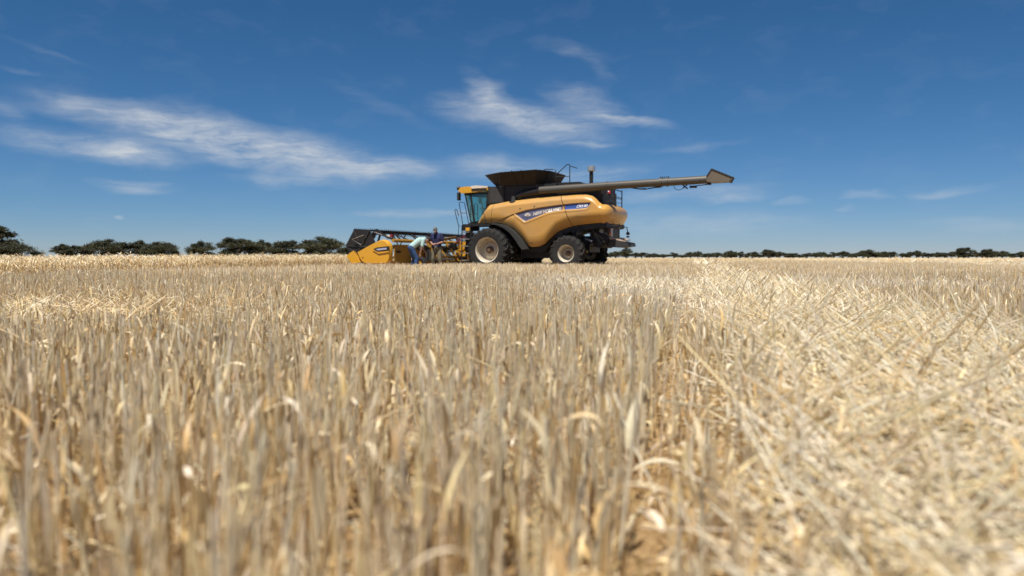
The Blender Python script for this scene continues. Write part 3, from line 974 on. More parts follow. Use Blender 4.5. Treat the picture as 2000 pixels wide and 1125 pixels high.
gw = MB().lathe([(-.1, .14), (-.12, .24), (-.08, .30), (.08, .30), (.12, .24), (.1, .14)], (-.95, 4.6, .30), 'y', 24).build('gauge_wheel', RUBBER, header)
MB().lathe([(-.09, .14), (.09, .14), (.06, .001)], (-.95, 4.6, .30), 'y', 18).build('wheel_rim', YELLOW2, gw)
MB().bar((-.55, 4.6, .6), (-.95, 4.72, .30), .06, .08).build('wheel_arm', BLACK, gw)
# reel
RC, RR = (4.12, 1.03), .80
reel = MB().tube([(RC[0] - 3, 5.9, RC[1]), (RC[0] - 3, -5.9, RC[1])], .09, 12).build('reel', BLACK, header)
ang = [rad(3 + 60 * k) for k in range(6)]
hexp = [(RC[0] - 3 + RR * math.cos(a), RC[1] + RR * math.sin(a)) for a in ang]
for sg in (1, -1):
    MB().prism(hexp, sg * 5.90, sg * 5.93).build('end_plate', BLACK, reel, 0)
    for k in range(6):
        MB().bar((RC[0] - 3, sg * 5.95, RC[1]), (hexp[k][0], sg * 5.95, hexp[k][1]), .05, .04).build('spoke', DARKGREY, reel)
for v in (3.0, 0.0, -3.0):
    for k in range(6):
        MB().bar((RC[0] - 3, v, RC[1]), (hexp[k][0], v, hexp[k][1]), .05, .03).build('spoke', BLACK, reel)
for k in range(6):
    x, z = hexp[k]
    b_ = MB().tube([(x, 5.9, z), (x, -5.9, z)], .035, 6).build('bat', BLACK, reel)
    tn = MB()
    for j in range(78):
        v = 5.85 - j * .15
        tn.bar((x, v, z), (x - .10, v, z - .20), .012, .012)
        tn.bar((x, v, z), (x + .02, v, z + .09), .010, .010)
    tn.build('tine_row', BLACK, b_, 0)
for sg in (1, -1):
    v = sg * 5.72
    ra = MB()
    ra.bar((-.45, v, 1.28), (.55, v, 1.66), .08, .10).bar((.55, v, 1.66), (1.06, v, 1.14), .08, .10).bar((.30, v, 1.56), (.52, v, .95), .06, .07)
    ra.prism([(.28, 1.46), (.44, 1.76), (.58, 1.74), (.72, 1.40), (.60, 1.36), (.50, 1.56)], v - .03, v + .03)
    arm = ra.build('reel_arm', BLACK, header)
    MB().tube([(-.35, v + .1 * sg, 1.34), (.15, v + .1 * sg, 1.50)], .035, 8).build('reel_cylinder', BLACK, arm)
    MB().tube([(.15, v + .1 * sg, 1.50), (.52, v + .1 * sg, 1.62)], .018, 8).build('cylinder_rod', STEEL, arm)
    MB().box((-.28, v + .02 * sg, 1.46), (.10, .12, .14)).build('red_valve', DKRED, arm)
    MB().tube([(1.05, v + .33 * sg, 1.10), (1.5, v + .33 * sg, 1.32), (.9, v + .33 * sg, 1.50)], .022, 6).build('guard_rod', STEEL, arm)
    MB().lathe([(0, .09), (.06, .09), (.06, .03), (.09, .03)], (-.10, v, 1.42), 'y', 12).build('reel_motor', CREAM, arm)
MB().box((.20, 0, 1.60), (.10, 11.6, .09)).build('reel_drive_tube', BLACK, header)
for k in range(8):
    v = 5.2 - k * 1.35
    MB().bar((-.42, v, 1.28), (.18, v - .35, 1.58), .06, .05).bar((-.42, v - .7, 1.28), (.18, v - .35, 1.58), .06, .05).build('truss_strut', BLACK, header)
# ------------------------------------------------------------------ people
SKIN = mat_plain('skin', (0.42, 0.22, 0.15), 0.55, 0, 0.1, 12.0)
SHIRT_A = mat_plain('shirt_aqua', (0.38, 0.54, 0.50), 0.85, 0, 0.08, 6.0, bump=0.3)
JEANS = mat_plain('jeans_blue', (0.035, 0.085, 0.20), 0.9, 0, 0.25, 9.0, bump=0.3)
SHIRT_N = mat_plain('shirt_navy', (0.018, 0.022, 0.075), 0.85, 0, 0.2, 6.0, bump=0.3)
KHAKI = mat_plain('trousers_khaki', (0.17, 0.145, 0.09), 0.9, 0, 0.35, 11.0, bump=0.3)
BOOT = mat_plain('boot_leather', (0.07, 0.045, 0.03), 0.6, 0, 0.2, 9.0, 0.3)
HAIR = mat_plain('hair_dark', (0.025, 0.02, 0.017), 0.8, 0, 0.3, 30.0)
CAPM = mat_plain('cap_grey', (0.13, 0.12, 0.11), 0.9, 0, 0.2, 12.0)


def blob(m, c, r, rot=None, nu=14, nv=9):
    vv, ff = [], []
    for j in range(nv + 1):
        ph = math.pi * j / nv
        for i in range(nu):
            t = 2 * math.pi * i / nu
            q = Vector((r[0] * math.sin(ph) * math.cos(t), r[1] * math.sin(ph) * math.sin(t), r[2] * math.cos(ph)))
            if rot is not None:
                q = rot @ q
            vv.append(q + Vector(c))
    for j in range(nv):
        for i in range(nu):
            ff.append((j * nu + i, (j + 1) * nu + i, (j + 1) * nu + (i + 1) % nu, j * nu + (i + 1) % nu))
    m.add(vv, ff)


def limb(m, pts, rs, flat=1.0, n=12):
    """rounded chain of joints"""
    for i in range(len(pts) - 1):
        a, b = Vector(pts[i]), Vector(pts[i + 1])
        k = 5
        m.tube([a.lerp(b, t / k) for t in range(k + 1)], [rs[i] + (rs[i + 1] - rs[i]) * t / k for t in range(k + 1)], n)
    for p, r in zip(pts, rs):
        blob(m, p, (r, r, r), None, 12, 8)


def fuse(m, name, mat, parent, voxel=.014, smooth=4):
    me = m.mesh(name, 0)
    o = bpy.data.objects.new(name, me)
    COL.objects.link(o)
    r = o.modifiers.new('r', 'REMESH')
    r.mode = 'VOXEL'
    r.voxel_size = voxel
    s_ = o.modifiers.new('s', 'SMOOTH')
    s_.iterations = smooth
    s_.factor = 0.5
    dg = bpy.context.evaluated_depsgraph_get()
    me2 = bpy.data.meshes.new_from_object(o.evaluated_get(dg))
    me2.name = name
    bpy.data.objects.remove(o, do_unlink=True)
    bpy.data.meshes.remove(me)
    me2.shade_smooth()
    me2.materials.clear()
    return link_mesh(name, me2, mat, parent)


def hand(m, wrist, dirv, palm_n, curl=0.5, s=1.0):
    d = Vector(dirv).normalized()
    nrm = (Vector(palm_n) - d * Vector(palm_n).dot(d)).normalized()
    side = d.cross(nrm)
    w = Vector(wrist)
    limb(m, [w, w + d * .05 * s, w + d * .095 * s], [.026 * s, .030 * s, .030 * s], n=8)
    for k, ln in enumerate((.070, .082, .076, .060)):
        b = w + d * .095 * s + side * (k - 1.5) * .021 * s
        p1 = b + (d * math.cos(curl * .6) + nrm * math.sin(curl * .6)) * ln * .5 * s
        p2 = p1 + (d * math.cos(curl * 1.6) + nrm * math.sin(curl * 1.6)) * ln * .5 * s
        limb(m, [b, p1, p2], [.0115 * s, .0105 * s, .009 * s], n=6)
    b = w + d * .035 * s - side * .026 * s
    p1 = b + (d * .7 - side * .7 + nrm * .25).normalized() * .042 * s
    p2 = p1 + (d * .9 - side * .2 + nrm * .4).normalized() * .034 * s
    limb(m, [b, p1, p2], [.014 * s, .012 * s, .010 * s], n=6)


def head_shape(m, c, R, s=1.0):
    """c: centre of the skull; local +y is where the face looks"""
    def P(x, y, z):
        return Vector(c) + R @ Vector((x * s, y * s, z * s))
    blob(m, P(0, -.012, .025), (.076 * s, .095 * s, .098 * s), R)
    blob(m, P(0, .030, -.045), (.060 * s, .062 * s, .075 * s), R)
    limb(m, [P(0, .088, .010), P(0, .108, -.022)], [.010 * s, .016 * s], n=8)          # nose
    blob(m, P(0, .075, -.085), (.026 * s, .020 * s, .020 * s), R, 8, 6)                  # chin
    blob(m, P(0, .086, -.052), (.026 * s, .010 * s, .009 * s), R, 8, 6)                  # lips
    for sg in (-1, 1):
        blob(m, P(sg * .077, -.005, -.01), (.012 * s, .024 * s, .034 * s), R, 8, 6)      # ears
        blob(m, P(sg * .032, .074, .030), (.022 * s, .014 * s, .010 * s), R, 8, 6)       # brow


def person(name, label, loc, rz, J, shirt, trous, headR, extra):
    """J: joint positions in a frame whose +y is where the person faces"""
    body = MB()
    limb(body, [J['pelvis'], J['waist'], J['chest'], J['neck']], [.125, .120, .135, .060])
    limb(body, [J['neck'], J['head']], [.058, .055])
    head_shape(body, J['head'], headR)
    for sd in 'LR':
        limb(body, [J['sh' + sd], J['el' + sd], J['wr' + sd]], [.052, .042, .029])
        limb(body, [J['hip' + sd], J['kn' + sd], J['an' + sd]], [.085, .060, .042])
        hand(body, J['wr' + sd], J['hd' + sd], J['hn' + sd], 0.6)
        limb(body, [J['an' + sd], Vector(J['an' + sd]) + Vector((0, .12, -.05))], [.042, .035])
    p = fuse(body, name, SKIN, None, .0125, 2)
    p.location = loc
    p.rotation_euler = (0, 0, rz)
    tag(p, label, 'person')
    sh = MB()
    w_, c_ = Vector(J['waist']), Vector(J['chest'])
    pl = Vector(J['pelvis'])
    ax = (Vector(J['shR']) - Vector(J['shL'])).normalized()
    for off in (-.075, 0, .075):
        limb(sh, [pl + ax * off + (w_ - pl) * .1, w_ + ax * off, c_ + ax * off * 1.25, c_ + (Vector(J['neck']) - c_) * .55 + ax * off * 1.2], [.135, .132, .140, .095])
    for sd in 'LR':
        s0, e0, w0 = Vector(J['sh' + sd]), Vector(J['el' + sd]), Vector(J['wr' + sd])
        limb(sh, [c_.lerp(s0, .5), s0, s0.lerp(e0, extra['sleeve'])], [.095, .080, .072])
        if extra['long']:
            limb(sh, [s0, e0, e0.lerp(w0, .8)], [.080, .062, .046])
    limb(sh, [J['neck'], Vector(J['neck']).lerp(Vector(J['head']), .25)], [.072, .068])
    fuse(sh, 'shirt', shirt, p, .016, 3)
    tr = MB()
    for sd in 'LR':
        limb(tr, [pl.lerp(Vector(J['hip' + sd]), .9) + Vector((0, 0, .03)), J['hip' + sd], J['kn' + sd], Vector(J['an' + sd]) + Vector((0, 0, .03))], [.128, .118, .088, .075])
    limb(tr, [pl + (w_ - pl) * .35, pl], [.138, .145])
    fuse(tr, 'trousers', trous, p, .016, 3)
    for sd in 'LR':
        bt = MB()
        a = Vector(J['an' + sd])
        limb(bt, [a + Vector((0, 0, .08)), Vector((a.x, a.y, .055)), Vector((a.x, a.y + .14, .05))], [.058, .055, .048])
        bt.box((a.x, a.y + .05, .012), (.09, .27, .024))
        fuse(bt, 'boot', BOOT, p, .014, 2)
    eyes = MB()
    for sg in (-1, 1):
        blob(eyes, Vector(J['head']) + headR @ Vector((sg * .031, .082, .012)), (.011, .007, .008), headR, 8, 6)
    eyes.build('eyes', HAIR, p)
    return p


def hair_cap(p, J, R, kind):
    m = MB()
    c = Vector(J['head'])
    if kind == 'hair':
        blob(m, c + R @ Vector((0, -.022, .042)), (.086, .104, .098), R)
        limb(m, [c + R @ Vector((0, -.07, .0)), c + R @ Vector((0, -.075, -.05))], [.06, .045])
        fuse(m, 'hair', HAIR, p, .012, 2)
    else:
        vv = [c + R @ Vector((.088 * math.cos(t) * math.cos(f), -.012 + .108 * math.sin(t) * math.cos(f), .045 + .088 * math.sin(f))) for f in np.linspace(0, 1.5, 7) for t in np.linspace(0, 2 * math.pi, 21)[:-1]]
        ff = [(j * 20 + i, j * 20 + (i + 1) % 20, (j + 1) * 20 + (i + 1) % 20, (j + 1) * 20 + i) for j in range(6) for i in range(20)] + [tuple(range(120, 140))]
        m.add(vv, ff)
        cap = m.build('cap', CAPM, p, 60)
        b = MB()
        top = [c + R @ Vector((x, .085 + .085 * math.sqrt(max(0, 1 - (x / .085) ** 2)), .042 - .012 * (1 - (x / .085) ** 2))) for x in np.linspace(-.085, .085, 11)]
        base = [c + R @ Vector((x, .07, .052)) for x in np.linspace(-.085, .085, 11)]
        vv = top + base + [q + R @ Vector((0, 0, -.008)) for q in top + base]
        ff = [(i, i + 1, 12 + i, 11 + i) for i in range(10)] + [(22 + 11 + i, 22 + 12 + i, 22 + i + 1, 22 + i) for i in range(10)] + [(i + 1, i, 22 + i, 23 + i) for i in range(10)]
        b.add(vv, ff).build('visor', CAPM, cap, 60)


# standing, navy shirt and cap, looking down at his hands; faces the camera and a little to its left
J2 = dict(pelvis=(0, 0, .99), waist=(0, .01, 1.13), chest=(0, .03, 1.38), neck=(0, .06, 1.57), head=(0, .135, 1.70),
          shL=(-.20, .03, 1.51), shR=(.20, .03, 1.51), elL=(-.29, .00, 1.22), elR=(.30, .00, 1.22),
          wrL=(-.12, .22, 1.13), wrR=(.10, .22, 1.12), hdL=(.8, .55, .0), hdR=(-.8, .55, -.05), hnL=(0, -.3, -1), hnR=(0, -.3, -1),
          hipL=(-.10, 0, .95), hipR=(.10, 0, .95), knL=(-.15, .06, .52), knR=(.15, .05, .52), anL=(-.19, 0, .09), anR=(.19, -.02, .09))
hR2 = Matrix.Rotation(rad(-38), 3, 'X')
p2 = person('person', 'man standing in navy shirt, grey cap and khaki trousers behind the header', (-3.15, 32.3, 0), rad(158), J2, SHIRT_N, KHAKI, hR2, dict(sleeve=.75, long=False))
hair_cap(p2, J2, hR2, 'cap')
# bending forward, aqua shirt and jeans, reaching down to the right
J1 = dict(pelvis=(0, -.10, .98), waist=(0, .03, 1.08), chest=(0, .25, 1.25), neck=(0, .44, 1.33), head=(0, .58, 1.27),
          shL=(-.19, .38, 1.27), shR=(.19, .38, 1.27), elL=(-.21, .42, .98), elR=(.22, .30, .98),
          wrL=(-.14, .52, .74), wrR=(.16, .24, .72), hdL=(.05, .25, -1), hdR=(-.1, .1, -1), hnL=(1, .1, 0), hnR=(-1, 0, 0),
          hipL=(-.10, -.10, .94), hipR=(.10, -.10, .94), knL=(-.12, .04, .52), knR=(.12, .10, .52), anL=(-.13, -.04, .09), anR=(.14, .06, .09))
hR1 = Matrix.Rotation(rad(-72), 3, 'X')
p1 = person('person', 'man bending forward in pale aqua shirt and blue jeans beside the header', (-4.02, 31.4, 0), rad(-72), J1, SHIRT_A, JEANS, hR1, dict(sleeve=.8, long=False))
hair_cap(p1, J1, hR1, 'hair')

# ------------------------------------------------------------------ trees
BARK = mat_plain('gum_bark', (0.13, 0.105, 0.08), 0.9, 0, 0.35, 2.0)
LEAF = mat_attr('gum_leaf', 0.6, 0.22, 0.3, 0.2, 0.8)


def fast_mesh(name, V, F, C=None, smooth=False):
    """V (n,3), F (m,4 or 3) as arrays, C (n,3) colours"""
    me = bpy.data.meshes.new(name)
    k = F.shape[1]
    me.vertices.add(len(V))
    me.vertices.foreach_set('co', np.ascontiguousarray(V, dtype=np.float32).ravel())
    me.loops.add(F.size)
    me.loops.foreach_set('vertex_index', np.ascontiguousarray(F, dtype=np.int32).ravel())
    me.polygons.add(len(F))
    me.polygons.foreach_set('loop_start', np.arange(0, F.size, k, dtype=np.int32))
    me.update(calc_edges=True)
    if smooth:
        me.shade_smooth()
    if C is not None:
        at = me.color_attributes.new('col', 'FLOAT_COLOR', 'POINT')
        c4 = np.ones((len(V), 4), np.float32)
        c4[:, :3] = C
        at.data.foreach_set('color', c4.ravel())
    return me


def make_tree(seed, Hh, Wd, low, nclump, leaves):
    """returns trunk mesh and crown mesh of a mallee gum of height Hh and crown width Wd"""
    r = np.random.default_rng(seed)
    tm = MB()
    clumps = []
    nst = 1 + int(r.integers(1, 4))
    for k in range(nclump):
        a = r.uniform(0, 2 * math.pi)
        q = math.sqrt(r.uniform(0, 1))
        x, y = q * Wd * .42 * math.cos(a), q * Wd * .42 * math.sin(a)
        zt = Hh * (0.88 - .30 * q ** 2.0) * r.uniform(.70, 1.06)
        if k % 3 == 2:
            zt *= r.uniform(low * .75, .80)
        rx = Wd * r.uniform(.08, .18)
        clumps.append((x, y, zt, rx, rx * r.uniform(.40, .70)))
    clumps[0] = (r.uniform(-.25, .25) * Wd, 0, Hh * .90, Wd * .11, Hh * .09)
    for k in range(nst):
        a = 2 * math.pi * k / nst + r.uniform(-.5, .5)
        bx, by = .25 * math.cos(a), .25 * math.sin(a)
        fx, fy = Wd * .12 * math.cos(a), Wd * .12 * math.sin(a)
        fork = Vector((fx, fy, Hh * r.uniform(.36, .48)))
        tm.tube([(bx, by, -.1), (bx + .1 * fx, by + .1 * fy, Hh * .15), fork * .6 + Vector((0, 0, Hh * .12)), fork], [.20, .16, .14, .11], 7)
        mine = [c for i, c in enumerate(clumps) if i % nst == k]
        for c in mine:
            e = Vector((c[0], c[1], c[2] - c[4] * .3))
            mid = fork.lerp(e, .5) + Vector((r.uniform(-.3, .3), r.uniform(-.3, .3), -.25))
            tm.tube([fork, mid, e], [.09, .06, .03], 5)
    V, C = [], []
    per = leaves // len(clumps)
    for (x, y, z, rx, rz) in clumps:
        d = r.normal(size=(per, 3))
        d /= np.linalg.norm(d, axis=1)[:, None]
        rad_ = r.uniform(.25, 1, per) ** .5
        rad_ *= 1 + .32 * r.normal(size=per)
        p = d * rad_[:, None] * np.array([rx, rx, rz]) + np.array([x, y, z])
        p[:, 2] -= .15 * rx * (np.abs(d[:, 0]) + np.abs(d[:, 1])) * r.uniform(0, 1, per)
        ax1 = r.normal(size=(per, 3))
        ax1[:, 2] *= .6
        ax1 /= np.linalg.norm(ax1, axis=1)[:, None]
        ax2 = np.cross(ax1, r.normal(size=(per, 3)))
        ax2 /= np.linalg.norm(ax2, axis=1)[:, None]
        L = r.uniform(.16, .34, per)[:, None]
        Wl = r.uniform(.09, .17, per)[:, None]
        q = np.stack([p - ax1 * L, p + ax2 * Wl, p + ax1 * L, p - ax2 * Wl], 1)
        base = np.array([.058, .061, .032]) * r.uniform(.75, 1.25)
        c = base[None] * r.uniform(.6, 1.5, per)[:, None] + np.array([.02, .008, .0]) * (r.uniform(0, 1, per)[:, None] > .85)
        V.append(q.reshape(-1, 3))
        C.append(np.repeat(c, 4, 0))
    V = np.concatenate(V)
    C = np.concatenate(C)
    F = np.arange(len(V)).reshape(-1, 4)
    trunk = tm.mesh('gum_trunk', 60)
    trunk.materials.append(BARK)
    crown = fast_mesh('gum_crown', V, F, C)
    crown.materials.append(LEAF)
    return trunk, crown


#          seed height width low clumps leaves   (unit trees, scaled when placed)
TV = [make_tree(1, 8, 9, .55, 22, 9000), make_tree(2, 8, 12, .50, 32, 12000), make_tree(3, 8, 7, .60, 18, 7000),
      make_tree(4, 8, 11, .40, 34, 13000), make_tree(5, 8, 14, .40, 40, 14000), make_tree(6, 8, 8, .35, 26, 10000)]
TW = [9, 12, 7, 11, 14, 8]


def place_tree(px, top, wid, dist, var, label, group, rz):
    """px, top, wid: bearing, top and spread seen from the camera, turned into metres at that distance"""
    X = (px - 1000) / 1500 * dist
    Hm = CAM_H + (503 - top) / 1500 * dist
    Wm = wid * 1.13 / 1500 * dist
    r = empty('gum_tree', (X, dist, 0), rz)
    r.scale = (Wm / TW[var], Wm / TW[var], Hm / 8.0)
    tag(r, label, 'tree', group)
    for nm, me in (('trunk', TV[var][0]), ('crown', TV[var][1])):
        o = bpy.data.objects.new(nm, me)
        COL.objects.link(o)
        o.parent = r
    return r


LT = [(-8, 441, 78, 205, 0, 'tall gum tree with layered crown at the far left edge'),
      (22, 475, 100, 195, 4, 'low spreading gum tree under the tall one at the left edge'),
      (122, 476, 36, 240, 5, 'leftmost small round gum tree of the left tree group'),
      (158, 479, 46, 250, 3, 'low bushy gum tree second from left in the tree group'),
      (214, 466, 78, 245, 1, 'largest broad gum tree in the middle of the left tree group'),
      (270, 469, 46, 250, 0, 'domed gum tree just right of the largest in the left group'),
      (316, 472, 70, 240, 4, 'spreading gum tree at the right end of the left group'),
      (391, 470, 52, 250, 1, 'lone gum tree standing between the two left tree groups'),
      (466, 464, 84, 255, 3, 'broad dense gum tree left of the group beside the header'),
      (514, 468, 36, 270, 2, 'narrow gum tree behind the dense ones near the header'),
      (557, 469, 62, 250, 3, 'rounded dark gum tree in the middle of the group near the header'),
      (627, 461, 82, 250, 1, 'open crowned gum tree nearest left of the black reel'),
      (676, 482, 44, 270, 5, 'low gum tree partly hidden behind the black reel')]
for i, (px, top, wid, dist, var, lab) in enumerate(LT):
    place_tree(px, top, wid, dist, var, lab, 'gum trees beyond the standing crop', i * 1.3)
r3 = random.Random(21)
SPECIAL = {1222: (483, 24, 'upright gum tree just right of the harvester tail'), 1500: (487, 30, 'flat topped gum tree rising above the middle of the far tree line'),
           1882: (483, 34, 'tallest domed gum tree in the far tree line on the right'), 1928: (486, 28, 'domed gum tree right of the tallest one in the far line'),
           1695: (487, 36, 'tall flat topped gum tree left of the tallest in the far line'), 1428: (489, 26, 'rounded gum tree in the left part of the far line')}
for px, (top, wid, lab) in SPECIAL.items():
    place_tree(px, top, wid, 640, r3.choice((1, 3)), lab, 'distant gum trees along the field edge', r3.uniform(0, 6))
px = 1150
while px < 2080:
    top = 494.6 + r3.uniform(-4.5, 3.2) - (1.5 if px > 1600 else 0)
    w_ = r3.uniform(16, 30)
    place_tree(px, top, w_, 700 + r3.uniform(-40, 60), r3.choice((0, 1, 3, 4, 5, 2)), 'small dark gum tree in the distant line along the field edge', 'distant gum trees along the field edge', r3.uniform(0, 6))
    px += w_ * r3.uniform(.45, .80) + (r3.uniform(3, 10) if r3.random() < .08 else 0)
# ------------------------------------------------------------------ ground
ROW = 0.2367          # drill rows and windrows run towards this bearing (x per y)


def ground_mat():
    m, t, b = new_mat('field_ground')
    tcn = t.nodes.new('ShaderNodeTexCoord')

    def noise(scale, detail, rough=.6, stretch=None):
        n = t.nodes.new('ShaderNodeTexNoise')
        n.inputs['Scale'].default_value = scale
        n.inputs['Detail'].default_value = detail
        n.inputs['Roughness'].default_value = rough
        if stretch:
            mp = t.nodes.new('ShaderNodeMapping')
            mp.inputs['Rotation'].default_value = (0, 0, math.atan(ROW))
            mp.inputs['Scale'].default_value = stretch
            t.links.new(tcn.outputs['Object'], mp.inputs[0])
            t.links.new(mp.outputs[0], n.inputs['Vector'])
        else:
            t.links.new(tcn.outputs['Object'], n.inputs['Vector'])
        return n.outputs['Fac']

    def mixc(fac, a, c2):
        mx = t.nodes.new('ShaderNodeMixRGB')
        t.links.new(fac, mx.inputs[0])
        for i, c in ((1, a), (2, c2)):
            if isinstance(c, tuple):
                mx.inputs[i].default_value = (*c, 1)
            else:
                t.links.new(c, mx.inputs[i])
        return mx.outputs[0]

    def ramp(fac, lo, hi):
        mr = t.nodes.new('ShaderNodeMapRange')
        mr.inputs['From Min'].default_value = lo
        mr.inputs['From Max'].default_value = hi
        t.links.new(fac, mr.inputs['Value'])
        return mr.outputs[0]
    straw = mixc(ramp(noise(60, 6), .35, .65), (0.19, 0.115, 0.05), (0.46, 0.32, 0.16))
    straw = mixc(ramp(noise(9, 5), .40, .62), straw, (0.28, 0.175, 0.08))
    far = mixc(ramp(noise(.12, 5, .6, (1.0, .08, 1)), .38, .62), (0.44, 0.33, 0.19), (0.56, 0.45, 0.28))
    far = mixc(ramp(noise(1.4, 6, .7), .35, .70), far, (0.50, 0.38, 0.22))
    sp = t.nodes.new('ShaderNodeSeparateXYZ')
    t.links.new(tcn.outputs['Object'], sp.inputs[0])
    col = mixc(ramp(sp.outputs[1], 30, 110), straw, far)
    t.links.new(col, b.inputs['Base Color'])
    b.inputs['Roughness'].default_value = 0.95
    b.inputs['Specular IOR Level'].default_value = 0.1
    bp = t.nodes.new('ShaderNodeBump')
    bp.inputs['Distance'].default_value = 0.03
    bp.inputs['Strength'].default_value = 0.7
    t.links.new(noise(25, 6), bp.inputs['Height'])
    t.links.new(bp.outputs[0], b.inputs['Normal'])
    return m


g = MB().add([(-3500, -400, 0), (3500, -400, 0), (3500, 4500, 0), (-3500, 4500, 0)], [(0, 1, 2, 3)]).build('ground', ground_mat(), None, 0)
tag(g, 'flat harvested field under a cover of dry straw', 'ground', kind='structure')

# ------------------------------------------------------------------ stubble, loose straw, standing crop
STRAW = mat_attr('dry_straw', 0.5, 0.14, 0.4, 0.12, 60.0)
PAL = np.array([(.76, .64, .44), (.84, .71, .47), (.83, .66, .37), (.70, .49, .22), (.52, .34, .15), (.88, .79, .60), (.64, .54, .38)])
GREY, PALE, YELL, GOLD, BROWN, BLEACH, DULL = range(7)


def pick(n, w):
    w = np.array(w, float)
    i = RNG.choice(len(PAL), n, p=w / w.sum())
    return PAL[i] * RNG.uniform(.86, 1.14, (n, 1)) * RNG.uniform(.97, 1.03, (n, 3))


class Field:
    def __init__(s):
        s.V, s.F3, s.F4, s.C, s.n = [], [], [], [], 0

    def prism(s, P, r, c):
        """P (N,K,3) axis points, r (N,K) radii, c (N,3): three-sided straws"""
        N, K = P.shape[:2]
        d = P[:, -1] - P[:, 0]
        d /= np.linalg.norm(d, axis=1)[:, None] + 1e-9
        a = np.cross(d, RNG.normal(size=(N, 3)))
        a /= np.linalg.norm(a, axis=1)[:, None] + 1e-9
        b = np.cross(d, a)
        rings = []
        for k in range(3):
            t = 2 * math.pi * k / 3
            rings.append(P + (a * math.cos(t) + b * math.sin(t))[:, None] * r[..., None])
        V = np.stack(rings, 2).reshape(-1, 3)                     # N,K,3verts
        idx = np.arange(N * K * 3).reshape(N, K, 3)
        q = []
        for k in range(3):
            k2 = (k + 1) % 3
            q.append(np.stack([idx[:, :-1, k], idx[:, :-1, k2], idx[:, 1:, k2], idx[:, 1:, k]], -1).reshape(-1, 4))
        s._push(V, np.concatenate(q), np.repeat(c, K * 3, 0))

    def ribbon(s, P, w, side, c):
        """P (N,K,3), w (N,K) half widths, side (N,3)"""
        N, K = P.shape[:2]
        V = np.stack([P - side[:, None] * w[..., None], P + side[:, None] * w[..., None]], 2).reshape(-1, 3)
        idx = np.arange(N * K * 2).reshape(N, K, 2)
        q = np.stack([idx[:, :-1, 0], idx[:, :-1, 1], idx[:, 1:, 1], idx[:, 1:, 0]], -1).reshape(-1, 4)
        s._push(V, q, np.repeat(c, K * 2, 0))

    def _push(s, V, q, c):
        s.V.append(V)
        s.C.append(c)
        s.F4.append(q + s.n)
        s.n += len(V)

    def build(s, name, label, cat):
        me = fast_mesh(name, np.concatenate(s.V), np.concatenate(s.F4), np.concatenate(s.C), True)
        o = link_mesh(name, me, STRAW)
        return tag(o, label, cat, kind='stuff')


def vnoise(x, y, sc, seed):
    """smooth value noise 0..1"""
    r = np.random.default_rng(seed)
    T = r.uniform(0, 1, (64, 64))
    X, Y = x * sc + 500, y * sc + 500
    i, j = np.floor(X).astype(int), np.floor(Y).astype(int)
    fx, fy = X - i, Y - j
    fx, fy = fx * fx * (3 - 2 * fx), fy * fy * (3 - 2 * fy)
    g_ = lambda a, b: T[a % 64, b % 64]
    return (g_(i, j) * (1 - fx) + g_(i + 1, j) * fx) * (1 - fy) + (g_(i, j + 1) * (1 - fx) + g_(i + 1, j + 1) * fx) * fy


EDGE = [(-13.0, -3.0), (-9.75, 14.5), (-7.0, 32.2), (-1.6, 43.6), (-74, 76)]


def in_crop(x, y, grow=0.0):
    """left of the crop edge"""
    ins = np.zeros(len(x), bool)
    poly = EDGE + [(-200, 76), (-200, -3)]
    n = len(poly)
    for k in range(n):
        (x1, y1), (x2, y2) = poly[k], poly[(k + 1) % n]
        c = ((y1 > y) != (y2 > y))
        xs = (x2 - x1) * (y - y1) / (y2 - y1 + 1e-12) + x1
        ins ^= c & (x - grow < xs)
    return ins


def swath(x, y):
    """1 in the windrow of spread straw that runs away from the camera on the right"""
    q = x - ROW * y + .22 * (vnoise(x, y, .9, 3) - .5)
    return sstep(.06, .26, q) * (1 - sstep(1.35, 1.75, q))


def track(x, y):
    q = x - ROW * y + .10 * (vnoise(x, y, 1.3, 5) - .5)
    return np.exp(-((q - .0) / .09) ** 2)


def patch(x, y):
    """bleached patches where the straw lies flat"""
    e = lambda cx, cy, rx, ry: np.exp(-(((x - cx) / rx) ** 2 + ((y - cy) / ry) ** 2))
    v = 1.8 * e(1.70, 10.0, 1.1, 3.2) + .8 * e(4.9, 11.5, 1.5, 2.2) + .6 * e(7.5, 10.5, 2.2, 1.2)
    return np.clip(v * (.55 + .9 * vnoise(x, y, 1.1, 8)), 0, 1)


def lodged(x, y):
    e = lambda cx, cy, rx, ry: np.exp(-(((x - cx) / rx) ** 2 + ((y - cy) / ry) ** 2))
    return np.clip(e(-3.6, 5.8, 1.4, 1.1) + .7 * e(-5.2, 7.0, 1.6, .9) + .5 * e(-2.2, 7.6, 1.0, .8), 0, 1)


def scatter(y0, y1, dens, rows=.19, jit=.055, margin=2.0):
    """points in rows over the wedge in front of the camera"""
    area = .75 * (y1 ** 2 - y0 ** 2) + 2 * margin * (y1 - y0)
    n = int(area * dens)
    y = np.sqrt(RNG.uniform(0, 1, int(n * 1.02) + 10) * (y1 ** 2 - y0 ** 2 + (2 * margin / .75) * (y1 - y0)) + y0 ** 2) if margin == 0 else None
    # rejection over the trapezoid
    ys = RNG.uniform(y0, y1, n * 3)
    keep = RNG.uniform(0, 1, n * 3) < (.75 * ys + margin) / (.75 * y1 + margin)
    ys = ys[keep][:n]
    xs = RNG.uniform(-1, 1, len(ys)) * (.75 * ys + margin)
    if rows:
        q = xs - ROW * ys
        q = np.round(q / rows) * rows + RNG.normal(0, jit, len(q))
        xs = q + ROW * ys
    ok = ~in_crop(xs, ys, .05)
    return xs[ok], ys[ok]


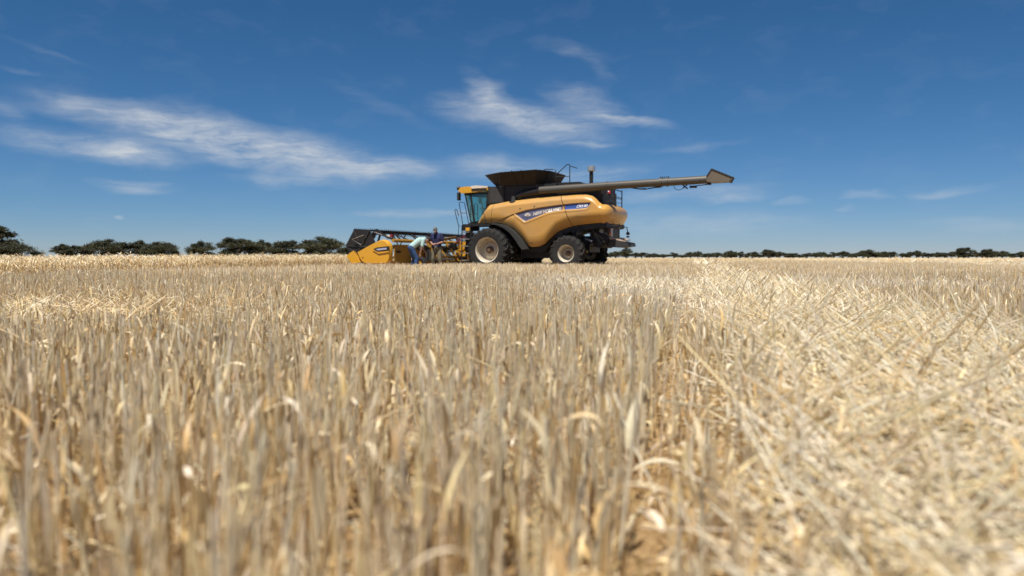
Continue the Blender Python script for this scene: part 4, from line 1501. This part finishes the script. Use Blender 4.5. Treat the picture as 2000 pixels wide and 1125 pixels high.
def stems(fld, x, y, hmean, r0, K, segs_bend, wts, wide=1.0, lean=.17):
    n = len(x)
    s_, t_, p_, l_ = swath(x, y), track(x, y), patch(x, y), lodged(x, y)
    h = hmean * (1 + .16 * RNG.normal(size=n)) * (.82 + .36 * vnoise(x, y, .8, 2))
    h = h * (1 - .38 * s_) * (1 - .35 * p_) * (1 - .45 * l_) * (1 - .4 * t_)
    short = RNG.uniform(0, 1, n) < .16
    h = np.where(short, h * RNG.uniform(.35, .8, n), h)
    h = np.clip(h, .05, .41)
    az = RNG.uniform(0, 2 * math.pi, n)
    ln = np.abs(RNG.normal(0, lean, n)) * (1 + 3.0 * s_ + 2.0 * p_ + 3.5 * l_)
    dx, dy = np.cos(az) * ln + .35 * s_ + .25 * l_, np.sin(az) * ln - .25 * s_
    ks = np.linspace(0, 1, K)
    P = np.zeros((n, K, 3))
    bend = RNG.normal(0, segs_bend, n)
    for i, k in enumerate(ks):
        P[:, i, 0] = x + dx * h * k + bend * h * k * k * .3
        P[:, i, 1] = y + dy * h * k
        P[:, i, 2] = h * k * np.where(ln > .6, .75, 1)
    r = r0 * RNG.uniform(.7, 1.35, n)[:, None] * (1.15 - .35 * ks)[None]
    c = pick(n, wts)
    mixp = np.clip(.95 * p_ + .0 * s_, 0, 1)[:, None]
    c = c * (1 - mixp) + np.array([.90, .84, .73]) * RNG.uniform(.85, 1.1, (n, 1)) * mixp
    ml = np.clip(.8 * s_ + .5 * l_, 0, 1)[:, None]
    c = c * (1 - ml) + pick(n, [1, 4, 4, 1, .3, 5, 0]) * ml
    return P, r, c, h


stub = Field()
W_STEM = [4.5, 5, 3.6, 2.2, .8, 2.4, 1.2]
# near: plants of several tillers with sheaths and curling leaves
x, y = scatter(.22, 5.5, 122, .19, .035)
k = RNG.integers(2, 7, len(x))
xx = np.repeat(x, k) + RNG.normal(0, .014, k.sum())
yy = np.repeat(y, k) + RNG.normal(0, .018, k.sum())
keep = (RNG.uniform(0, 1, len(xx)) > .5 * swath(xx, yy)) & (RNG.uniform(0, 1, len(xx)) > .45 * track(xx, yy))
keep &= RNG.uniform(0, 1, len(xx)) < .35 + 1.15 * vnoise(xx, yy, 3.2, 31)
xx, yy = xx[keep], yy[keep]
P, r, c, h = stems(stub, xx, yy, .25 + .045 * np.exp(-yy / 2.0), .0028, 4, .10, W_STEM)
stub.prism(P, r, c)
# leaf sheaths: pale ragged strips hugging the straw
m = RNG.uniform(0, 1, len(xx)) < .55
n = m.sum()
side = RNG.normal(size=(n, 3)) * np.array([1, 1, .1])
side /= np.linalg.norm(side, axis=1)[:, None]
q = P[m][:, :3].copy()
q[:, 1:] += RNG.normal(0, .006, (n, 1, 3))
stub.ribbon(q, np.array([.0056, .0052, .0034])[None] * RNG.uniform(.7, 1.5, (n, 1)), side, pick(n, [3, 4, 3, 3, 2, 2, 2]))


def leaves(fld, x, y, z, L, wid, K, wts):
    n = len(x)
    az = RNG.uniform(0, 2 * math.pi, n)
    straight = RNG.uniform(0, 1, n) < .68
    up = np.where(straight, RNG.uniform(1.0, 6.0, n), RNG.uniform(-.3, 1.0, n))
    curl = np.where(straight, RNG.uniform(-.2, 1.3, n), RNG.uniform(.8, 2.8, n))
    P = np.zeros((n, K, 3))
    px_, pz = np.zeros(n), np.zeros(n)
    st = L / (K - 1)
    ang_ = np.arctan(up) + .2
    twist = RNG.normal(0, .5, n)
    for i in range(K):
        P[:, i, 0] = x + px_ * np.cos(az + twist * i / K)
        P[:, i, 1] = y + px_ * np.sin(az + twist * i / K)
        P[:, i, 2] = np.maximum(z + pz, .006)
        px_ = px_ + st * np.cos(ang_)
        pz = pz + st * np.sin(ang_)
        ang_ = ang_ - curl / (K - 1)
    w = wid * RNG.uniform(.6, 1.4, n)[:, None] * np.sin(np.linspace(.55, math.pi - .12, K))[None]
    side = np.stack([-np.sin(az), np.cos(az), RNG.normal(0, .5, n)], -1)
    side /= np.linalg.norm(side, axis=1)[:, None]
    fld.ribbon(P, w, side, pick(n, wts))


m = RNG.uniform(0, 1, len(xx)) < .62
leaves(stub, xx[m], yy[m], h[m] * RNG.uniform(.15, .85, m.sum()), RNG.uniform(.04, .14, m.sum()), .0052, 6, [2, 4, 4, 4, 1.8, 1.2, 1])
# middle distance
x, y = scatter(5.5, 15, 95, .19, .045)
k = RNG.integers(2, 6, len(x))
xx = np.repeat(x, k) + RNG.normal(0, .018, k.sum())
yy = np.repeat(y, k) + RNG.normal(0, .02, k.sum())
keep = (RNG.uniform(0, 1, len(xx)) > .5 * swath(xx, yy)) & (RNG.uniform(0, 1, len(xx)) > .45 * track(xx, yy))
xx, yy = xx[keep], yy[keep]
P, r, c, h = stems(stub, xx, yy, .262, .0028, 2, .1, W_STEM)
stub.prism(P, r, c)
m = RNG.uniform(0, 1, len(xx)) < .38
leaves(stub, xx[m], yy[m], h[m] * RNG.uniform(.2, .9, m.sum()), RNG.uniform(.05, .13, m.sum()), .0055, 4, [2, 3, 3, 4, 2, 1.2, 1])


def cards(fld, y0, y1, dens, wid, hmean, wts):
    x, y = scatter(y0, y1, dens, .19 if y0 < 30 else 0, .07, 3.0)
    P, r, c, h = stems(fld, x, y, hmean, wid, 2, .1, wts, lean=.16)
    az = RNG.uniform(-.9, .9, len(x))
    side = np.stack([np.cos(az), np.sin(az), 0 * az], -1)
    fld.ribbon(P, r, side, c)


cards(stub, 15, 44, 150, .0055, .262, [5, 3, 2, 2, 1.4, 1, 2.5])
cards(stub, 44, 130, 11, .028, .25, [4, 4, 3, 2, .6, 2, 1])
cards(stub, 130, 340, 1.1, .11, .24, [4, 4, 3, 2, .4, 2, 1])
stub.build('stubble', 'dry cut cereal stubble covering the whole field', 'stubble')

# loose straw: laid in the windrow, littered between the rows
loose = Field()


def laid(x, y, zmax, L, r0, wts, along=None, tilt=.45, oneway=False):
    n = len(x)
    az = RNG.uniform(0, math.pi, n) if along is None else RNG.normal(along, .34, n)
    tl = RNG.normal(0, tilt, n)
    if oneway:
        tl = np.clip(np.abs(tl), .1, 1.45)
    d = np.stack([np.cos(az) * np.cos(tl), np.sin(az) * np.cos(tl), np.sin(tl)], -1)
    z = RNG.uniform(.01, 1, n) ** 1.0 * zmax
    c = np.stack([x, y, z + np.abs(d[:, 2]) * L / 2], -1)
    mid = c + np.stack([RNG.normal(0, .035, n), RNG.normal(0, .035, n), RNG.uniform(0, .06, n)], -1) * L[:, None]
    P = np.stack([c - d * L[:, None] / 2, mid, c + d * L[:, None] / 2], 1)
    P[..., 2] = np.maximum(P[..., 2], .004)
    r = r0 * RNG.uniform(.6, 1.4, n)[:, None] * np.array([1.0, 1.0, .7])[None]
    return P, r, pick(n, wts)


def strip_points(y0, y1, q0, q1, dens):
    n = int((y1 - y0) * (q1 - q0) * dens)
    y = RNG.uniform(y0, y1, n)
    x = ROW * y + RNG.uniform(q0, q1, n)
    return x, y


W_LAID = [.6, 5, 4.5, 1.0, .3, 8, 0]
for (y0, y1, dens, r0, lo, hi) in ((.25, 5, 1000, .0026, .14, .44), (5, 14, 900, .0032, .10, .36), (14, 34, 300, .006, .12, .4), (34, 90, 50, .016, .2, .6)):
    x, y = strip_points(y0, y1, .04, 1.65, dens)
    s_ = swath(x, y)
    m = RNG.uniform(0, 1, len(x)) < s_
    x, y = x[m], y[m]
    P, r, c = laid(x, y, .13, RNG.uniform(lo, hi, len(x)), r0, W_LAID, along=rad(128), tilt=.40)
    if y0 < 5:
        loose.prism(P, r, c)
    else:
        sd = np.cross(P[:, 2] - P[:, 0], RNG.normal(size=(len(x), 3)))
        sd /= np.linalg.norm(sd, axis=1)[:, None] + 1e-9
        loose.ribbon(P, r, sd, c)
    if y0 < 10:
        m = RNG.uniform(0, 1, len(x)) < .16
        leaves(loose, x[m], y[m], RNG.uniform(.02, .16, m.sum()), RNG.uniform(.06, .18, m.sum()), .0045 if y0 < 5 else .006, 6, W_LAID)
# broken straws left half upright in the windrow
x, y = strip_points(.25, 9, .1, 1.6, 190)
P, r, c = laid(x, y, .10, RNG.uniform(.12, .32, len(x)), .0025, [1, 5, 5, 1, .2, 5, 0], along=rad(128), tilt=1.1, oneway=True)
loose.prism(P, r, c)
# litter between stalks
x, y = scatter(.25, 5.5, 340, 0, 0)
P, r, c = laid(x, y, .05, RNG.uniform(.03, .17, len(x)), .0021, [.4, 2, 3, 5, 4.5, 1, .5])
loose.prism(P, r, c)
x, y = scatter(.25, 5.5, 210, 0, 0)
leaves(loose, x, y, RNG.uniform(.005, .07, len(x)), RNG.uniform(.03, .10, len(x)), .0050, 5, [.3, 2, 3, 5, 4.5, 1.2, .3])
x, y = scatter(5.5, 16, 150, 0, 0)
P, r, c = laid(x, y, .10, RNG.uniform(.05, .22, len(x)), .0036, [1, 3, 4, 4, 2, 2.5, .5])
sd = np.cross(P[:, 2] - P[:, 0], RNG.normal(size=(len(x), 3)))
sd /= np.linalg.norm(sd, axis=1)[:, None] + 1e-9
loose.ribbon(P, r, sd, c)
# flat bleached straw in the patches
for (cx, cy, rx, ry, n) in ((1.70, 10.0, 1.1, 3.2, 15000), (4.9, 11.5, 1.7, 2.6, 5000), (-3.6, 5.8, 1.6, 1.3, 2600), (-5.0, 7.0, 1.7, 1.0, 1700)):
    x, y = cx + RNG.normal(0, .6, n) * rx, cy + RNG.normal(0, .6, n) * ry
    w_ = [.5, 2, 1, .3, .1, 7, 0] if cx > 0 else [1, 4, 5, 3, 1, 1.5, 0]
    P, r, c = laid(x, y, .17, RNG.uniform(.06, .24, n), .0026, w_, tilt=.6)
    sd = np.cross(P[:, 2] - P[:, 0], RNG.normal(size=(n, 3)))
    sd /= np.linalg.norm(sd, axis=1)[:, None] + 1e-9
    loose.ribbon(P, r, sd, c)
# a few long straws leaning over the rows close to the camera
n = 170
y = RNG.uniform(.5, 6, n)
x = RNG.uniform(-1, 1, n) * (.75 * y + .6)
P, r, c = laid(x, y, .18, RNG.uniform(.18, .42, n), .0026, [1, 4, 5, 2, .4, 3, 0], tilt=.75)
loose.prism(P, r, c)
# far windrows, parallel to the near one
for q0 in (13.0, 25.0, 37.5, 50):
    for (ya, yb, dens, r0) in ((8, 45, 40, .010), (45, 160, 8, .035)):
        x, y = strip_points(ya, yb, q0, q0 + 1.6, dens)
        P, r, c = laid(x, y, .22, RNG.uniform(.2, .6, len(x)), r0, W_LAID, along=rad(128))
        sd = np.tile(np.array([[0, .3, 1.0]]), (len(x), 1))
        loose.ribbon(P, r, sd, c)
loose.build('loose_straw', 'pale loose straw lying in the windrow and between the stubble', 'straw')

# standing crop along the left
crop = Field()
W_CROP = [1, 5, 5, 3, 1.0, 3.5, .2]
for (i, depth, dens, scale) in ((0, 2.2, 330, 1.0), (0, 7, 60, 1.4), (1, 2.6, 420, 1.15), (1, 9, 70, 1.6), (2, 5, 150, 1.3)):
    (x1, y1), (x2, y2) = EDGE[i], EDGE[i + 1]
    ex, ey = x2 - x1, y2 - y1
    L = math.hypot(ex, ey)
    n = int(L * depth * dens)
    t = RNG.uniform(0, 1, n)
    w = RNG.uniform(0, 1, n) ** 1.3 * depth
    nx, ny = -ey / L, ex / L
    fr = .10 * (vnoise(t * L, t * 0, 1.5, 12) - .5)
    x, y = x1 + ex * t + nx * (w + fr), y1 + ey * t + ny * (w + fr)
    m = (y > 1.0) & (x > -.78 * y - 4)
    x, y = x[m], y[m]
    n = len(x)
    hh = (.525 + .115 * np.clip((y - 13) / 19, 0, 1)) * (1 + .10 * RNG.normal(size=n)) * (.93 + .14 * vnoise(x, y, 1.2, 9))
    az = RNG.uniform(0, 2 * math.pi, n)
    ln = np.abs(RNG.normal(0, .16, n))
    P = np.zeros((n, 4, 3))
    for k, f in enumerate((0, .5, .88, 1.0)):
        bend = ln * f + (.0 if k < 3 else .10)
        P[:, k, 0] = x + np.cos(az) * bend * hh
        P[:, k, 1] = y + np.sin(az) * bend * hh
        P[:, k, 2] = hh * (f if k < 3 else .90 + .08 * np.cos(az))
    sa = RNG.uniform(-1.0, 1.0, n)
    sd = np.stack([np.cos(sa), np.sin(sa), 0 * sa], -1)
    c = pick(n, W_CROP)
    crop.ribbon(P[:, :3], np.array([.0035, .003, .0025])[None] * scale * RNG.uniform(.7, 1.4, (n, 1)), sd, c)
    # nodding ears with awns
    e0 = P[:, 2]
    ed = np.stack([np.cos(az) * .8, np.sin(az) * .8, RNG.uniform(-.9, .7, n)], -1)
    E = np.stack([e0, e0 + ed * .045, e0 + ed * .10 + np.array([0, 0, -.012])], 1)
    crop.ribbon(E, np.array([.003, .006, .002])[None] * scale * RNG.uniform(.8, 1.3, (n, 1)), sd, pick(n, [1, 5, 5, 2.5, .6, 3, .2]))
    m = RNG.uniform(0, 1, n) < .6
    k = m.sum()
    z0 = hh[m] * RNG.uniform(.25, .8, k)
    ld = np.stack([np.cos(az[m] + 2), np.sin(az[m] + 2), 0 * z0], -1)
    b0 = np.stack([x[m], y[m], z0], -1)
    Lf = np.stack([b0, b0 + ld * .07 + np.array([0, 0, .05]), b0 + ld * .15 + np.array([0, 0, -.03])], 1)
    crop.ribbon(Lf, np.array([.004, .006, .001])[None] * scale * np.ones((k, 1)), sd[m], pick(k, [1, 3, 4, 5, 2, 2, 0]))
crop.build('standing_crop', 'uncut ripe cereal crop standing along the left of the field', 'crop')
